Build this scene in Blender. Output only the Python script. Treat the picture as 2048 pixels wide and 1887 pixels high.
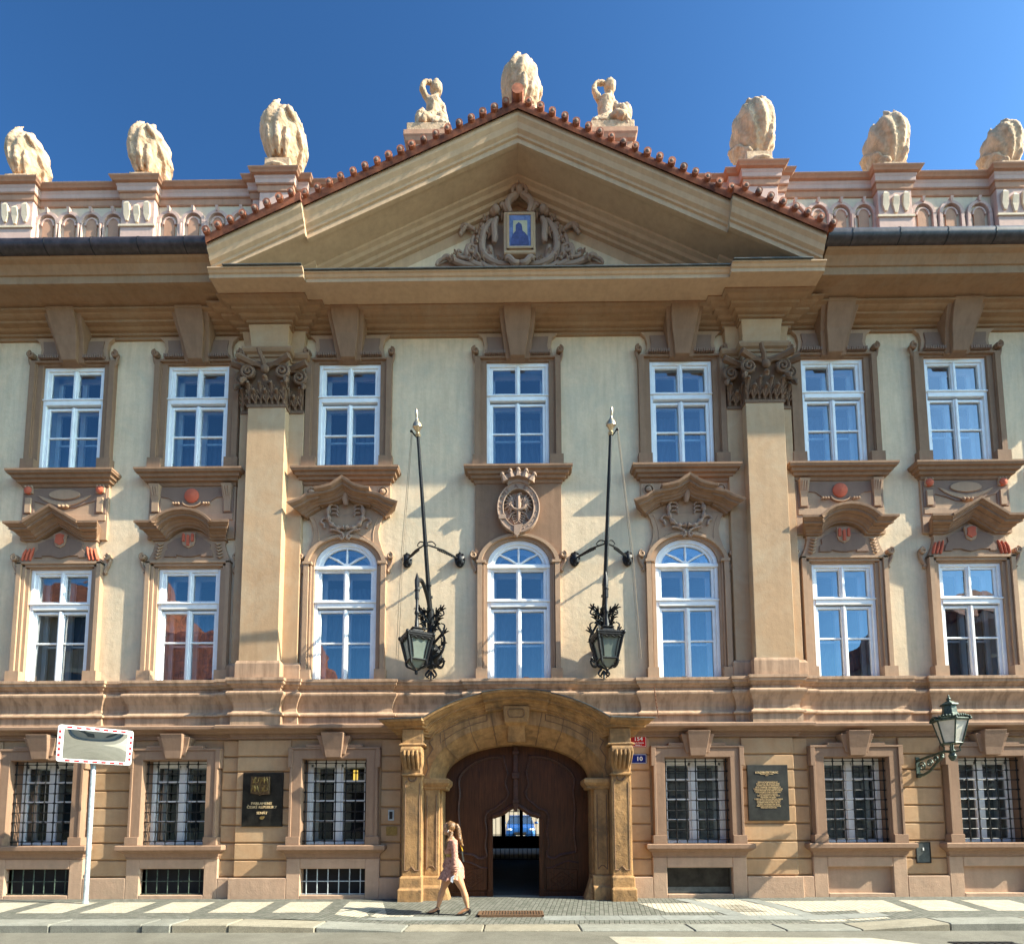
import bpy, bmesh, math, random
from mathutils import Vector, Matrix
PI = math.pi
rnd = random.Random(7)
for _o in list(bpy.data.objects): bpy.data.objects.remove(_o)
scene = bpy.context.scene
COL = scene.collection
# ------------------------------------------------------------------ camera
cam_d = bpy.data.cameras.new('camera'); cam = bpy.data.objects.new('camera', cam_d); COL.objects.link(cam)
scene.camera = cam
cam_d.sensor_fit = 'HORIZONTAL'; cam_d.sensor_width = 36.0; cam_d.lens = 1092.0/2048.0*36.0
cam_d.shift_y = 612.18/2048.0; cam_d.clip_end = 3000; cam_d.clip_start = 0.05
_p, _yw, _r = 0.0817626, -0.0078493, -0.0039335
_F = Vector((math.sin(_yw)*math.cos(_p), math.cos(_yw)*math.cos(_p), math.sin(_p)))
_R0 = Vector((math.cos(_yw), -math.sin(_yw), 0)); _U0 = _R0.cross(_F)
_R = _R0*math.cos(_r)+_U0*math.sin(_r); _U = -_R0*math.sin(_r)+_U0*math.cos(_r)
M = Matrix.Identity(4)
for i in range(3):
    M[i][0] = _R[i]; M[i][1] = _U[i]; M[i][2] = -_F[i]
M[0][3], M[1][3], M[2][3] = -0.075, -12.0, 1.6
cam.matrix_world = M
# ------------------------------------------------------------------ sun and sky
SUN = Vector((4.3, -1.0, 3.35)).normalized()          # direction towards the sun
elev = math.asin(SUN.z); azim = math.atan2(SUN.x, SUN.y)
world = bpy.data.worlds.new('World'); scene.world = world; world.use_nodes = True
wn = world.node_tree.nodes; wl = world.node_tree.links
for n in list(wn): wn.remove(n)
sky = wn.new('ShaderNodeTexSky'); sky.sky_type = 'NISHITA'; sky.sun_disc = False
sky.sun_elevation = elev; sky.sun_rotation = azim
sky.altitude = 300; sky.air_density = 1.0; sky.dust_density = 1.5; sky.ozone_density = 3.0
bg = wn.new('ShaderNodeBackground'); bg.inputs['Strength'].default_value = 0.09
wo = wn.new('ShaderNodeOutputWorld')
gm = wn.new('ShaderNodeGamma'); gm.inputs[1].default_value = 1.7          # deep, contrasty late-summer sky
sc_ = wn.new('ShaderNodeVectorMath'); sc_.operation = 'SCALE'; sc_.inputs['Scale'].default_value = 0.62
tn = wn.new('ShaderNodeVectorMath'); tn.operation = 'MULTIPLY'; tn.inputs[1].default_value = (0.87, 1.05, 0.98)
wl.new(sky.outputs[0], tn.inputs[0]); wl.new(tn.outputs[0], sc_.inputs[0]); wl.new(sc_.outputs[0], gm.inputs[0]); wl.new(gm.outputs[0], bg.inputs['Color']); wl.new(bg.outputs[0], wo.inputs['Surface'])
sd = bpy.data.lights.new('sun', 'SUN'); sd.energy = 4.6; sd.angle = math.radians(0.53); sd.color = (0.97, 0.91, 0.73)
so = bpy.data.objects.new('sun', sd); COL.objects.link(so)
so.rotation_euler = SUN.to_track_quat('Z', 'Y').to_euler(); so.location = (20, -10, 30)
scene.view_settings.view_transform = 'Standard'; scene.view_settings.look = 'None'
scene.view_settings.exposure = 1.6; scene.view_settings.gamma = 1.0
scene.cycles.max_bounces = 8; scene.cycles.diffuse_bounces = 4; scene.cycles.glossy_bounces = 4
scene.cycles.transparent_max_bounces = 12
# ------------------------------------------------------------------ materials
def lin(c):
    return tuple(((v/255.0)/12.92 if v/255.0 <= 0.04045 else ((v/255.0+0.055)/1.055)**2.4) for v in c)
MATS = {}
def new_mat(name):
    m = bpy.data.materials.new(name); m.use_nodes = True
    nt = m.node_tree
    for n in list(nt.nodes): nt.nodes.remove(n)
    out = nt.nodes.new('ShaderNodeOutputMaterial')
    b = nt.nodes.new('ShaderNodeBsdfPrincipled'); nt.links.new(b.outputs[0], out.inputs['Surface'])
    MATS[name] = m
    return m, nt, b
def noise_node(nt, scale, detail=4, rough=0.6, vec=None, dist=0.0):
    n = nt.nodes.new('ShaderNodeTexNoise'); n.inputs['Scale'].default_value = scale
    n.inputs['Detail'].default_value = detail; n.inputs['Roughness'].default_value = rough
    n.inputs['Distortion'].default_value = dist
    if vec is not None: nt.links.new(vec, n.inputs['Vector'])
    return n
def ramp(nt, src, a, b, ca, cb):
    r = nt.nodes.new('ShaderNodeValToRGB'); nt.links.new(src, r.inputs[0])
    r.color_ramp.elements[0].position = a; r.color_ramp.elements[1].position = b
    r.color_ramp.elements[0].color = (*ca, 1) if len(ca) == 3 else ca
    r.color_ramp.elements[1].color = (*cb, 1) if len(cb) == 3 else cb
    return r
def mixc(nt, fac, a, b, mode='MIX'):
    m = nt.nodes.new('ShaderNodeMix'); m.data_type = 'RGBA'; m.blend_type = mode
    if isinstance(fac, float): m.inputs[0].default_value = fac
    else: nt.links.new(fac, m.inputs[0])
    for s, v in ((6, a), (7, b)):
        if isinstance(v, tuple): m.inputs[s].default_value = (*v[:3], 1)
        else: nt.links.new(v, m.inputs[s])
    return m.outputs[2]
def plaster(name, col, rough=0.9, var=0.16, bump=0.25, streak=0.12, stain=None, sfac=0.4, grain=55, sscale=1.1, wet=None):
    m, nt, b = new_mat(name)
    col = (col[0]*1.10, col[1]*.965, col[2]*.97)
    g = nt.nodes.new('ShaderNodeNewGeometry'); P = g.outputs['Position']
    n1 = noise_node(nt, 0.9, 5, 0.62, P); n2 = noise_node(nt, 7, 5, 0.7, P)
    mp = nt.nodes.new('ShaderNodeMapping'); mp.inputs['Scale'].default_value = (5.0, 5.0, 0.5); nt.links.new(P, mp.inputs[0])
    n3 = noise_node(nt, 1.6, 4, 0.6, mp.outputs[0]); n4 = noise_node(nt, grain, 3, 0.6, P)
    lo = tuple(c*(1-var*1.6) for c in col); hi = tuple(min(1, c*(1+var*0.8)) for c in col)
    c = ramp(nt, n1.outputs[0], 0.32, 0.68, lo, hi).outputs[0]
    c = mixc(nt, 0.55, c, ramp(nt, n2.outputs[0], 0.3, 0.7, tuple(v*(1-var) for v in col), tuple(min(1, v*(1+var*.7)) for v in col)).outputs[0])
    c = mixc(nt, streak, c, ramp(nt, n3.outputs[0], 0.42, 0.72, (1, 1, 1), (0.25, 0.22, 0.2)).outputs[0], 'MULTIPLY')
    if stain:
        n5 = noise_node(nt, sscale, 6, 0.7, P, 0.6)
        c = mixc(nt, ramp(nt, n5.outputs[0], 0.45, 0.72, (0, 0, 0), (sfac, sfac, sfac)).outputs[0], c, stain)
    nt.links.new(c, b.inputs['Base Color'])
    b.inputs['Roughness'].default_value = rough
    if 'Specular IOR Level' in b.inputs: b.inputs['Specular IOR Level'].default_value = 0.25
    bp = nt.nodes.new('ShaderNodeBump'); bp.inputs['Strength'].default_value = bump; bp.inputs['Distance'].default_value = 0.02
    ad = nt.nodes.new('ShaderNodeMath'); ad.operation = 'ADD'
    ml = nt.nodes.new('ShaderNodeMath'); ml.operation = 'MULTIPLY'; ml.inputs[1].default_value = 0.35
    nt.links.new(n4.outputs[0], ml.inputs[0]); nt.links.new(n2.outputs[0], ad.inputs[0]); nt.links.new(ml.outputs[0], ad.inputs[1])
    nt.links.new(ad.outputs[0], bp.inputs['Height']); nt.links.new(bp.outputs[0], b.inputs['Normal'])
    return m
def simple(name, col, rough=0.5, metal=0.0, var=0.1, scale=12, bump=0.1, col2=None):
    m, nt, b = new_mat(name)
    g = nt.nodes.new('ShaderNodeNewGeometry'); n = noise_node(nt, scale, 4, 0.65, g.outputs['Position'])
    a = tuple(v*(1-var) for v in col); c2 = col2 if col2 else tuple(min(1, v*(1+var)) for v in col)
    nt.links.new(ramp(nt, n.outputs[0], 0.35, 0.65, a, c2).outputs[0], b.inputs['Base Color'])
    b.inputs['Roughness'].default_value = rough; b.inputs['Metallic'].default_value = metal
    if bump > 0:
        bp = nt.nodes.new('ShaderNodeBump'); bp.inputs['Strength'].default_value = bump; bp.inputs['Distance'].default_value = 0.01
        nt.links.new(n.outputs[0], bp.inputs['Height']); nt.links.new(bp.outputs[0], b.inputs['Normal'])
    return m
def glass(name, refl=0.25, tint=(0.75, 0.85, 0.93), rough=0.0):
    m = bpy.data.materials.new(name); m.use_nodes = True; nt = m.node_tree
    for n in list(nt.nodes): nt.nodes.remove(n)
    out = nt.nodes.new('ShaderNodeOutputMaterial'); mx = nt.nodes.new('ShaderNodeMixShader')
    t = nt.nodes.new('ShaderNodeBsdfTransparent'); t.inputs[0].default_value = (*tint, 1)
    gl = nt.nodes.new('ShaderNodeBsdfGlossy'); gl.inputs['Roughness'].default_value = rough
    gl.inputs['Color'].default_value = (0.92, 0.96, 1, 1)
    g = nt.nodes.new('ShaderNodeNewGeometry'); n = noise_node(nt, 1.7, 2, 0.4, g.outputs['Position'])
    bp = nt.nodes.new('ShaderNodeBump'); bp.inputs['Strength'].default_value = 0.05; bp.inputs['Distance'].default_value = 0.1
    nt.links.new(n.outputs[0], bp.inputs['Height']); nt.links.new(bp.outputs[0], gl.inputs['Normal'])
    fr = nt.nodes.new('ShaderNodeFresnel'); fr.inputs['IOR'].default_value = 1.5
    ad = nt.nodes.new('ShaderNodeMath'); ad.operation = 'ADD'; ad.inputs[1].default_value = refl; ad.use_clamp = True
    nt.links.new(fr.outputs[0], ad.inputs[0]); nt.links.new(ad.outputs[0], mx.inputs[0])
    nt.links.new(t.outputs[0], mx.inputs[1]); nt.links.new(gl.outputs[0], mx.inputs[2]); nt.links.new(mx.outputs[0], out.inputs['Surface'])
    MATS[name] = m
    return m
CREAM = plaster('cream_plaster', (0.66, 0.575, 0.385), var=0.13, bump=0.5, streak=0.20, stain=(0.46, 0.42, 0.32), sfac=0.5)
TRIM = plaster('brown_trim_plaster', (0.250, 0.168, 0.103), var=0.13, streak=0.22)
TRIM2 = plaster('tan_trim_plaster', (0.38, 0.278, 0.178), var=0.12, streak=0.16)
TRIMD = plaster('grey_brown_panel', (0.215, 0.155, 0.112), var=0.10, streak=0.1)
CORN = plaster('cornice_plaster', (0.29, 0.195, 0.108), var=0.13, streak=0.2, stain=(0.36, 0.28, 0.2), sfac=0.4)
RAKE = plaster('pediment_plaster', (0.47, 0.36, 0.225), var=0.12, streak=0.15)
PIL = plaster('pilaster_plaster', (0.42, 0.305, 0.175), var=0.10, streak=0.12, stain=(0.5, 0.42, 0.3), sfac=0.4)
BELT = plaster('belt_plaster', (0.43, 0.315, 0.205), var=0.14, streak=0.6)
RUST = plaster('rusticated_plaster', (0.43, 0.30, 0.165), var=0.16, streak=0.14, stain=(0.46, 0.36, 0.24), sfac=0.45)
LTRIM = plaster('ground_trim_plaster', (0.275, 0.195, 0.130), var=0.12, streak=0.2)
PLINTH = plaster('plinth_plaster', (0.44, 0.33, 0.228), var=0.14, bump=0.5, streak=0.15, stain=(0.34, 0.25, 0.18), sfac=0.6)
RED = plaster('red_painted_relief', (0.50, 0.13, 0.07), var=0.15, streak=0.05)
SAND = plaster('weathered_sandstone', (0.39, 0.25, 0.108), var=0.3, bump=0.9, streak=0.45, stain=(0.13, 0.085, 0.05), sfac=0.95, grain=38, sscale=2.3)
SALM = plaster('salmon_plaster', (0.42, 0.26, 0.17), var=0.14, streak=0.2)
LILAC = plaster('pale_pink_plaster', (0.50, 0.38, 0.32), var=0.10, streak=0.1)
ATTIC = plaster('attic_cream_plaster', (0.58, 0.52, 0.38), var=0.1, streak=0.1)
STAT = plaster('statue_sandstone', (0.60, 0.46, 0.30), var=0.22, bump=0.8, streak=0.35, stain=(0.24, 0.155, 0.09), sfac=0.8, grain=25, sscale=4.0)
CAPM = plaster('capital_stone', (0.17, 0.115, 0.072), var=0.2, streak=0.2, bump=0.5)
REL = plaster('relief_stucco', (0.34, 0.26, 0.19), var=0.12, streak=0.15)
WHITE = simple('white_window_paint', (0.80, 0.80, 0.80), 0.45, var=0.05, scale=5, bump=0.05)
INNER = simple('inner_window_paint', (0.85, 0.86, 0.86), 0.5, var=0.05, scale=5, bump=0.0)
GLASS = glass('window_glass', 0.17, (0.88, 0.95, 0.98))
GLASS2 = glass('ground_window_glass', 0.05, (0.85, 0.9, 0.9))
IRON = simple('black_wrought_iron', (0.022, 0.022, 0.024), 0.45, 0.6, 0.3, 30, 0.3)
IRONG = simple('green_patinated_iron', (0.030, 0.050, 0.040), 0.5, 0.3, 0.4, 18, 0.3, col2=(0.075, 0.11, 0.085))
BRONZE = simple('dark_bronze', (0.020, 0.017, 0.015), 0.38, 0.5, 0.35, 4, 0.1, col2=(0.040, 0.036, 0.030))
BRZREL = simple('bronze_relief', (0.16, 0.10, 0.055), 0.42, 0.7, 0.4, 30, 0.2)
GOLD = simple('gilded_letters', (0.80, 0.58, 0.32), 0.45, 0.2, 0.2, 20, 0.0)
BRASS = simple('brass', (0.30, 0.20, 0.07), 0.45, 0.7, 0.2, 20, 0.05)
SILVER = simple('worn_gilt_finial', (0.55, 0.44, 0.30), 0.3, 0.8, 0.2, 20, 0.05)
ZINC = simple('galvanised_steel', (0.42, 0.47, 0.50), 0.5, 0.3, 0.25, 14, 0.1)
GUT = simple('dark_copper_gutter', (0.040, 0.030, 0.030), 0.42, 0.3, 0.3, 6, 0.1, col2=(0.065, 0.050, 0.052))
FLASH = simple('lead_flashing', (0.09, 0.10, 0.10), 0.5, 0.3, 0.25, 8, 0.1)
TILE = simple('terracotta_tile', (0.16, 0.040, 0.020), 0.85, 0.0, 0.5, 3.5, 0.4, col2=(0.40, 0.12, 0.055))
TILEF = simple('mortar_tile_plug', (0.20, 0.12, 0.09), 0.9, 0.0, 0.3, 20, 0.2)
ENR = simple('red_enamel', (0.50, 0.012, 0.015), 0.15, 0, 0.05, 5, 0)
ENB = simple('blue_enamel', (0.006, 0.016, 0.16), 0.12, 0, 0.05, 5, 0)
ENW = simple('white_enamel', (0.85, 0.85, 0.83), 0.25, 0, 0.03, 5, 0)
REDP = simple('red_reflective', (0.72, 0.010, 0.02), 0.35, 0, 0.05, 5, 0)
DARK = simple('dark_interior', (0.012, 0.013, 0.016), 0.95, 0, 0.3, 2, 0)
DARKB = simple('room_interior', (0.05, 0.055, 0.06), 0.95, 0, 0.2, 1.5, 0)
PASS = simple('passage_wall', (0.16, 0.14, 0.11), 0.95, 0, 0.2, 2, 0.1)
LGLASS = simple('frosted_lantern_glass', (0.15, 0.175, 0.15), 0.25, 0, 0.12, 3, 0)
CGLASS = simple('lamp_glass_cream', (0.62, 0.58, 0.50), 0.2, 0, 0.15, 4, 0)
ROPE = simple('halyard_rope', (0.36, 0.26, 0.18), 0.9, 0, 0.2, 30, 0)
SKIN = simple('skin', (0.50, 0.245, 0.13), 0.5, 0, 0.06, 20, 0)
DRESS = simple('dusty_pink_cloth', (0.36, 0.14, 0.10), 0.7, 0, 0.25, 26, 0.9, col2=(0.56, 0.28, 0.21))
HAIR = simple('light_brown_hair', (0.06, 0.026, 0.010), 0.45, 0, 0.35, 38, 0.8, col2=(0.25, 0.12, 0.04))
SHOE = simple('black_leather', (0.012, 0.012, 0.013), 0.35, 0, 0.1, 20, 0)
PAPER = simple('white_paper', (0.85, 0.86, 0.9), 0.7, 0, 0.05, 20, 0)
CARB = simple('blue_car_paint', (0.02, 0.10, 0.34), 0.25, 0.2, 0.05, 3, 0)
CARG = simple('car_glass', (0.03, 0.05, 0.09), 0.08, 0.0, 0.05, 3, 0)
RUBBER = simple('rubber', (0.015, 0.015, 0.015), 0.8, 0, 0.1, 20, 0)
BLIND = simple('window_blind', (0.30, 0.31, 0.30), 0.8, 0, 0.1, 4, 0)
def make_curtain():
    m, nt, b = new_mat('net_curtain')
    g = nt.nodes.new('ShaderNodeNewGeometry'); w = nt.nodes.new('ShaderNodeTexWave')
    w.wave_type = 'BANDS'; w.bands_direction = 'X'; w.inputs['Scale'].default_value = 2.3; w.inputs['Distortion'].default_value = 6.0
    nt.links.new(g.outputs['Position'], w.inputs[0])
    nt.links.new(ramp(nt, w.outputs[1], 0.2, 0.8, (0.06, 0.085, 0.13), (0.085, 0.115, 0.165)).outputs[0], b.inputs['Base Color'])
    b.inputs['Roughness'].default_value = 0.95
    return m
CURT = make_curtain()
def make_wood():
    m, nt, b = new_mat('dark_oak_door')
    g = nt.nodes.new('ShaderNodeNewGeometry'); mp = nt.nodes.new('ShaderNodeMapping')
    mp.inputs['Scale'].default_value = (14, 14, 0.9); nt.links.new(g.outputs['Position'], mp.inputs[0])
    n = noise_node(nt, 2.2, 6, 0.7, mp.outputs[0], 0.5); n2 = noise_node(nt, 1.3, 3, 0.5, g.outputs['Position'])
    c = ramp(nt, n.outputs[0], 0.3, 0.75, (0.035, 0.012, 0.004), (0.13, 0.042, 0.013)).outputs[0]
    c = mixc(nt, 0.4, c, ramp(nt, n2.outputs[0], 0.35, 0.65, (0.4, 0.4, 0.4), (1, 1, 1)).outputs[0], 'MULTIPLY')
    nt.links.new(c, b.inputs['Base Color']); b.inputs['Roughness'].default_value = 0.5; b.inputs['Specular IOR Level'].default_value = 0.3
    bp = nt.nodes.new('ShaderNodeBump'); bp.inputs['Strength'].default_value = 0.25; bp.inputs['Distance'].default_value = 0.01
    nt.links.new(n.outputs[0], bp.inputs['Height']); nt.links.new(bp.outputs[0], b.inputs['Normal'])
    return m
WOOD = make_wood()
DWOOD = simple('darkened_carved_oak', (.055, .018, .009), .6, 0, .4, 14, .2)
def setts(name, ca, cb, mortar, size=0.075, rot=0.0, rough=0.75, bump=0.6, ratio=1.0):
    m, nt, b = new_mat(name)
    g = nt.nodes.new('ShaderNodeNewGeometry'); mp = nt.nodes.new('ShaderNodeMapping')
    mp.inputs['Rotation'].default_value = (0, 0, rot); mp.inputs['Scale'].default_value = (1/size, 1/size*ratio, 1)
    P = g.outputs['Position']
    nd = noise_node(nt, 9, 2, 0.5, P)
    vm = nt.nodes.new('ShaderNodeVectorMath'); vm.operation = 'MULTIPLY_ADD'
    nt.links.new(nd.outputs[1], vm.inputs[0]); vm.inputs[1].default_value = (0.025, 0.025, 0); nt.links.new(P, vm.inputs[2])
    nt.links.new(vm.outputs[0], mp.inputs[0])
    br = nt.nodes.new('ShaderNodeTexBrick'); br.inputs['Scale'].default_value = 1.0
    br.inputs['Brick Width'].default_value = 1.0; br.inputs['Row Height'].default_value = 1.0
    br.inputs['Mortar Size'].default_value = 0.09; br.inputs['Mortar Smooth'].default_value = 0.6
    br.offset = 0.0 if ratio == 1.0 else 0.5
    br.inputs['Color1'].default_value = (*ca, 1); br.inputs['Color2'].default_value = (*cb, 1); br.inputs['Mortar'].default_value = (*mortar, 1)
    nt.links.new(mp.outputs[0], br.inputs[0])
    n = noise_node(nt, 1.4, 5, 0.7, P); n2 = noise_node(nt, 40, 3, 0.6, P)
    c = mixc(nt, 0.5, br.outputs[0], ramp(nt, n.outputs[0], 0.3, 0.7, (0.62, 0.62, 0.62), (1, 1, 1)).outputs[0], 'MULTIPLY')
    c = mixc(nt, 0.4, c, ramp(nt, n2.outputs[0], 0.3, 0.7, (0.6, 0.6, 0.6), (1, 1, 1)).outputs[0], 'MULTIPLY')
    nt.links.new(c, b.inputs['Base Color']); b.inputs['Roughness'].default_value = rough
    bp = nt.nodes.new('ShaderNodeBump'); bp.inputs['Strength'].default_value = bump; bp.inputs['Distance'].default_value = 0.012
    bp.invert = True
    nt.links.new(br.outputs[1], bp.inputs['Height']); nt.links.new(bp.outputs[0], b.inputs['Normal'])
    return m
DSETT = setts('dark_mosaic_setts', (0.12, 0.125, 0.10), (0.21, 0.205, 0.175), (0.03, 0.027, 0.022), 0.085, 0.15)
WSETT = setts('pale_mosaic_setts', (0.50, 0.44, 0.34), (0.60, 0.54, 0.44), (0.14, 0.11, 0.075), 0.085, 0.15)
BSETT = setts('brown_granite_setts', (0.20, 0.175, 0.135), (0.30, 0.27, 0.215), (0.02, 0.018, 0.015), 0.115, 0.0, bump=0.8)
def stone(name, col, sc=60, var=0.15, bump=0.3, crack=False):
    m, nt, b = new_mat(name)
    g = nt.nodes.new('ShaderNodeNewGeometry'); P = g.outputs['Position']
    n = noise_node(nt, sc, 4, 0.7, P); n2 = noise_node(nt, 0.8, 6, 0.7, P, 0.8); n3 = noise_node(nt, 9, 4, 0.7, P)
    c = ramp(nt, n.outputs[0], 0.35, 0.65, tuple(v*(1-var*2) for v in col), tuple(v*(1+var) for v in col)).outputs[0]
    c = mixc(nt, 0.55, c, ramp(nt, n2.outputs[0], 0.35, 0.65, (0.50, 0.49, 0.46), (1.12, 1.12, 1.12)).outputs[0], 'MULTIPLY')
    c = mixc(nt, 0.35, c, ramp(nt, n3.outputs[0], 0.35, 0.6, (0.6, 0.6, 0.6), (1, 1, 1)).outputs[0], 'MULTIPLY')
    nt.links.new(c, b.inputs['Base Color']); b.inputs['Roughness'].default_value = 0.85
    bp = nt.nodes.new('ShaderNodeBump'); bp.inputs['Strength'].default_value = bump; bp.inputs['Distance'].default_value = 0.008
    nt.links.new(n.outputs[0], bp.inputs['Height']); nt.links.new(bp.outputs[0], b.inputs['Normal'])
    return m
ASPH = stone('worn_asphalt', (0.175, 0.162, 0.13), 90, 0.2, 0.5)
KERB = stone('kerb_granite', (0.26, 0.255, 0.22), 70, 0.15, 0.4)
KERB2 = stone('kerb_granite_warm', (0.30, 0.265, 0.20), 70, 0.15, 0.4)
SLAB = stone('granite_slab', (0.25, 0.255, 0.235), 70, 0.1, 0.2)
ROADW = stone('worn_road_marking', (0.44, 0.40, 0.32), 45, 0.1, 0.3)
# ------------------------------------------------------------------ mesh helpers
ORIG = {}
SPL = {}
NOSPLIT = {'lettering', 'motto', 'rear_wall', 'passage', 'heraldic_relief', 'chain_strap', 'slots', 'bars', 'blind', 'inner_gate', 'passage_grille', 'tiled_roof', 'grille', 'belt_course', 'capital', 'scrollwork'}
def wloc(o):
    return ORIG.get(o.name, Vector((0, 0, 0)))
class MB:
    def __init__(s): s.v = []; s.f = []
    def add(s, vs, fs):
        k = len(s.v); s.v += [tuple(v) for v in vs]; s.f += [tuple(i+k for i in f) for f in fs]; return s
    def box(s, x0, x1, y0, y1, z0, z1):
        return s.add([(x0, y0, z0), (x1, y0, z0), (x1, y1, z0), (x0, y1, z0), (x0, y0, z1), (x1, y0, z1), (x1, y1, z1), (x0, y1, z1)],
                     [(0, 3, 2, 1), (4, 5, 6, 7), (0, 1, 5, 4), (1, 2, 6, 5), (2, 3, 7, 6), (3, 0, 4, 7)])
    def frustum(s, a, b):
        # a, b = (x0,x1,y0,y1,z) bottom and top rectangles
        v = []
        for (x0, x1, y0, y1, z) in (a, b): v += [(x0, y0, z), (x1, y0, z), (x1, y1, z), (x0, y1, z)]
        return s.add(v, [(0, 3, 2, 1), (4, 5, 6, 7), (0, 1, 5, 4), (1, 2, 6, 5), (2, 3, 7, 6), (3, 0, 4, 7)])
    def prism(s, poly, y0, y1):
        n = len(poly)
        v = [(x, y0, z) for x, z in poly]+[(x, y1, z) for x, z in poly]
        return s.add(v, [tuple(range(n)), tuple(range(2*n-1, n-1, -1))]+[(i, (i+1) % n+0, (i+1) % n+n, i+n)[::-1] for i in range(n)])
    def strip(s, a, b, y0, y1):
        # band between polylines a and b (same length) in the xz plane, extruded y0..y1
        n = len(a)
        v = [(x, y0, z) for x, z in a]+[(x, y0, z) for x, z in b]+[(x, y1, z) for x, z in a]+[(x, y1, z) for x, z in b]
        f = []
        for i in range(n-1):
            f += [(i, i+1, n+i+1, n+i), (2*n+i, 3*n+i, 3*n+i+1, 2*n+i+1), (i, 2*n+i, 2*n+i+1, i+1), (n+i, n+i+1, 3*n+i+1, 3*n+i)]
        f += [(0, n, 3*n, 2*n), (n-1, 3*n-1, 4*n-1, 2*n-1)]
        return s.add(v, f)
    def tube(s, pts, r, seg=8, cap=True, flat=1.0):
        pts = [Vector(p) for p in pts]; n = len(pts)
        rs = r if isinstance(r, (list, tuple)) else [r]*n
        v = []; up = Vector((0, 0, 1)); prev = None
        for i, p in enumerate(pts):
            t = (pts[min(i+1, n-1)]-pts[max(i-1, 0)])
            if t.length < 1e-9: t = Vector((0, 0, 1))
            t.normalize()
            if prev is None:
                a = t.cross(up)
                if a.length < 0.1: a = t.cross(Vector((0, 1, 0)))
            else:
                a = prev-t*prev.dot(t)
                if a.length < 1e-5: a = t.cross(up)
            a.normalize(); b = t.cross(a); prev = a
            for k in range(seg):
                an = 2*PI*k/seg; q = p+(a*math.cos(an)+b*math.sin(an)*flat)*rs[i]; v.append(tuple(q))
        f = []
        for i in range(n-1):
            for k in range(seg):
                f.append((i*seg+k, i*seg+(k+1) % seg, (i+1)*seg+(k+1) % seg, (i+1)*seg+k))
        if cap: f += [tuple(range(seg))[::-1], tuple(range((n-1)*seg, n*seg))]
        return s.add(v, f)
    def lathe(s, prof, c, seg=16, sx=1.0, sy=1.0, axis='z', rib=0, ribd=0.0):
        v = []; n = len(prof)
        for (r, h) in prof:
            for k in range(seg):
                a = 2*PI*k/seg; rr = r*(1+(ribd*math.cos(rib*a) if rib else 0))
                x, y = rr*math.cos(a)*sx, rr*math.sin(a)*sy
                if axis == 'z': v.append((c[0]+x, c[1]+y, c[2]+h))
                else: v.append((c[0]+x, c[1]+h, c[2]+y))
        f = []
        for i in range(n-1):
            for k in range(seg):
                f.append((i*seg+k, i*seg+(k+1) % seg, (i+1)*seg+(k+1) % seg, (i+1)*seg+k))
        f += [tuple(range(seg))[::-1], tuple(range((n-1)*seg, n*seg))]
        return s.add(v, f)
    def ball(s, c, r, sx=1, sy=1, sz=1, seg=10, rings=7):
        prof = [(max(1e-4, r*math.sin(PI*i/rings)), -r*math.cos(PI*i/rings)*sz) for i in range(rings+1)]
        return s.lathe(prof, c, seg, sx, sy)
    def sweep(s, levels, prof, lat=1.0):
        # levels: [(xa, xb, off)...] contiguous plan steps; prof: [(p, z)...] top-back to bottom-back
        cols = [(levels[0][0], 0, levels[0][2])]
        for i in range(len(levels)-1):
            b = levels[i][1]; o1 = levels[i][2]; o2 = levels[i+1][2]; sg = 1 if o2 > o1 else -1
            cols += [(b, -sg, o1), (b, -sg, o2)]
        cols.append((levels[-1][1], 0, levels[-1][2]))
        v = []; n = len(prof)
        for (x, sg, off) in cols:
            for (p, z) in prof: v.append((x+sg*lat*max(p, 0), -(off+p), z))
        f = []
        for j in range(len(cols)-1):
            for i in range(n-1): f.append((j*n+i, j*n+i+1, (j+1)*n+i+1, (j+1)*n+i))
        f += [tuple(range(n))[::-1], tuple(range((len(cols)-1)*n, len(cols)*n))]
        return s.add(v, f)
    def run(s, path, prof, y=0.0, endcap=True):
        # path in xz; prof [(p forward, u outward-normal)...]; mitred along path normals
        n = len(path); m = len(prof); v = []
        P = [Vector((a[0], 0, a[1])) for a in path]
        offs = [a[2] if len(a) > 2 else 0.0 for a in path]
        for i in range(n):
            d1 = (P[i]-P[i-1]).normalized() if i > 0 else (P[1]-P[0]).normalized()
            d2 = (P[i+1]-P[i]).normalized() if i < n-1 else d1
            n1 = Vector((-d1.z, 0, d1.x)); n2 = Vector((-d2.z, 0, d2.x)); nn = n1+n2
            if nn.length < 1e-6: nn = n1
            nn.normalize(); k = 1.0/max(0.35, nn.dot(n1))
            for (p, u) in prof:
                q = P[i]+nn*(u*k); v.append((q.x, y-p-offs[i], q.z))
        f = []
        for j in range(n-1):
            for i in range(m-1): f.append((j*m+i, j*m+i+1, (j+1)*m+i+1, (j+1)*m+i))
        if endcap: f += [tuple(range(m))[::-1], tuple(range((n-1)*m, n*m))]
        return s.add(v, f)
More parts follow.
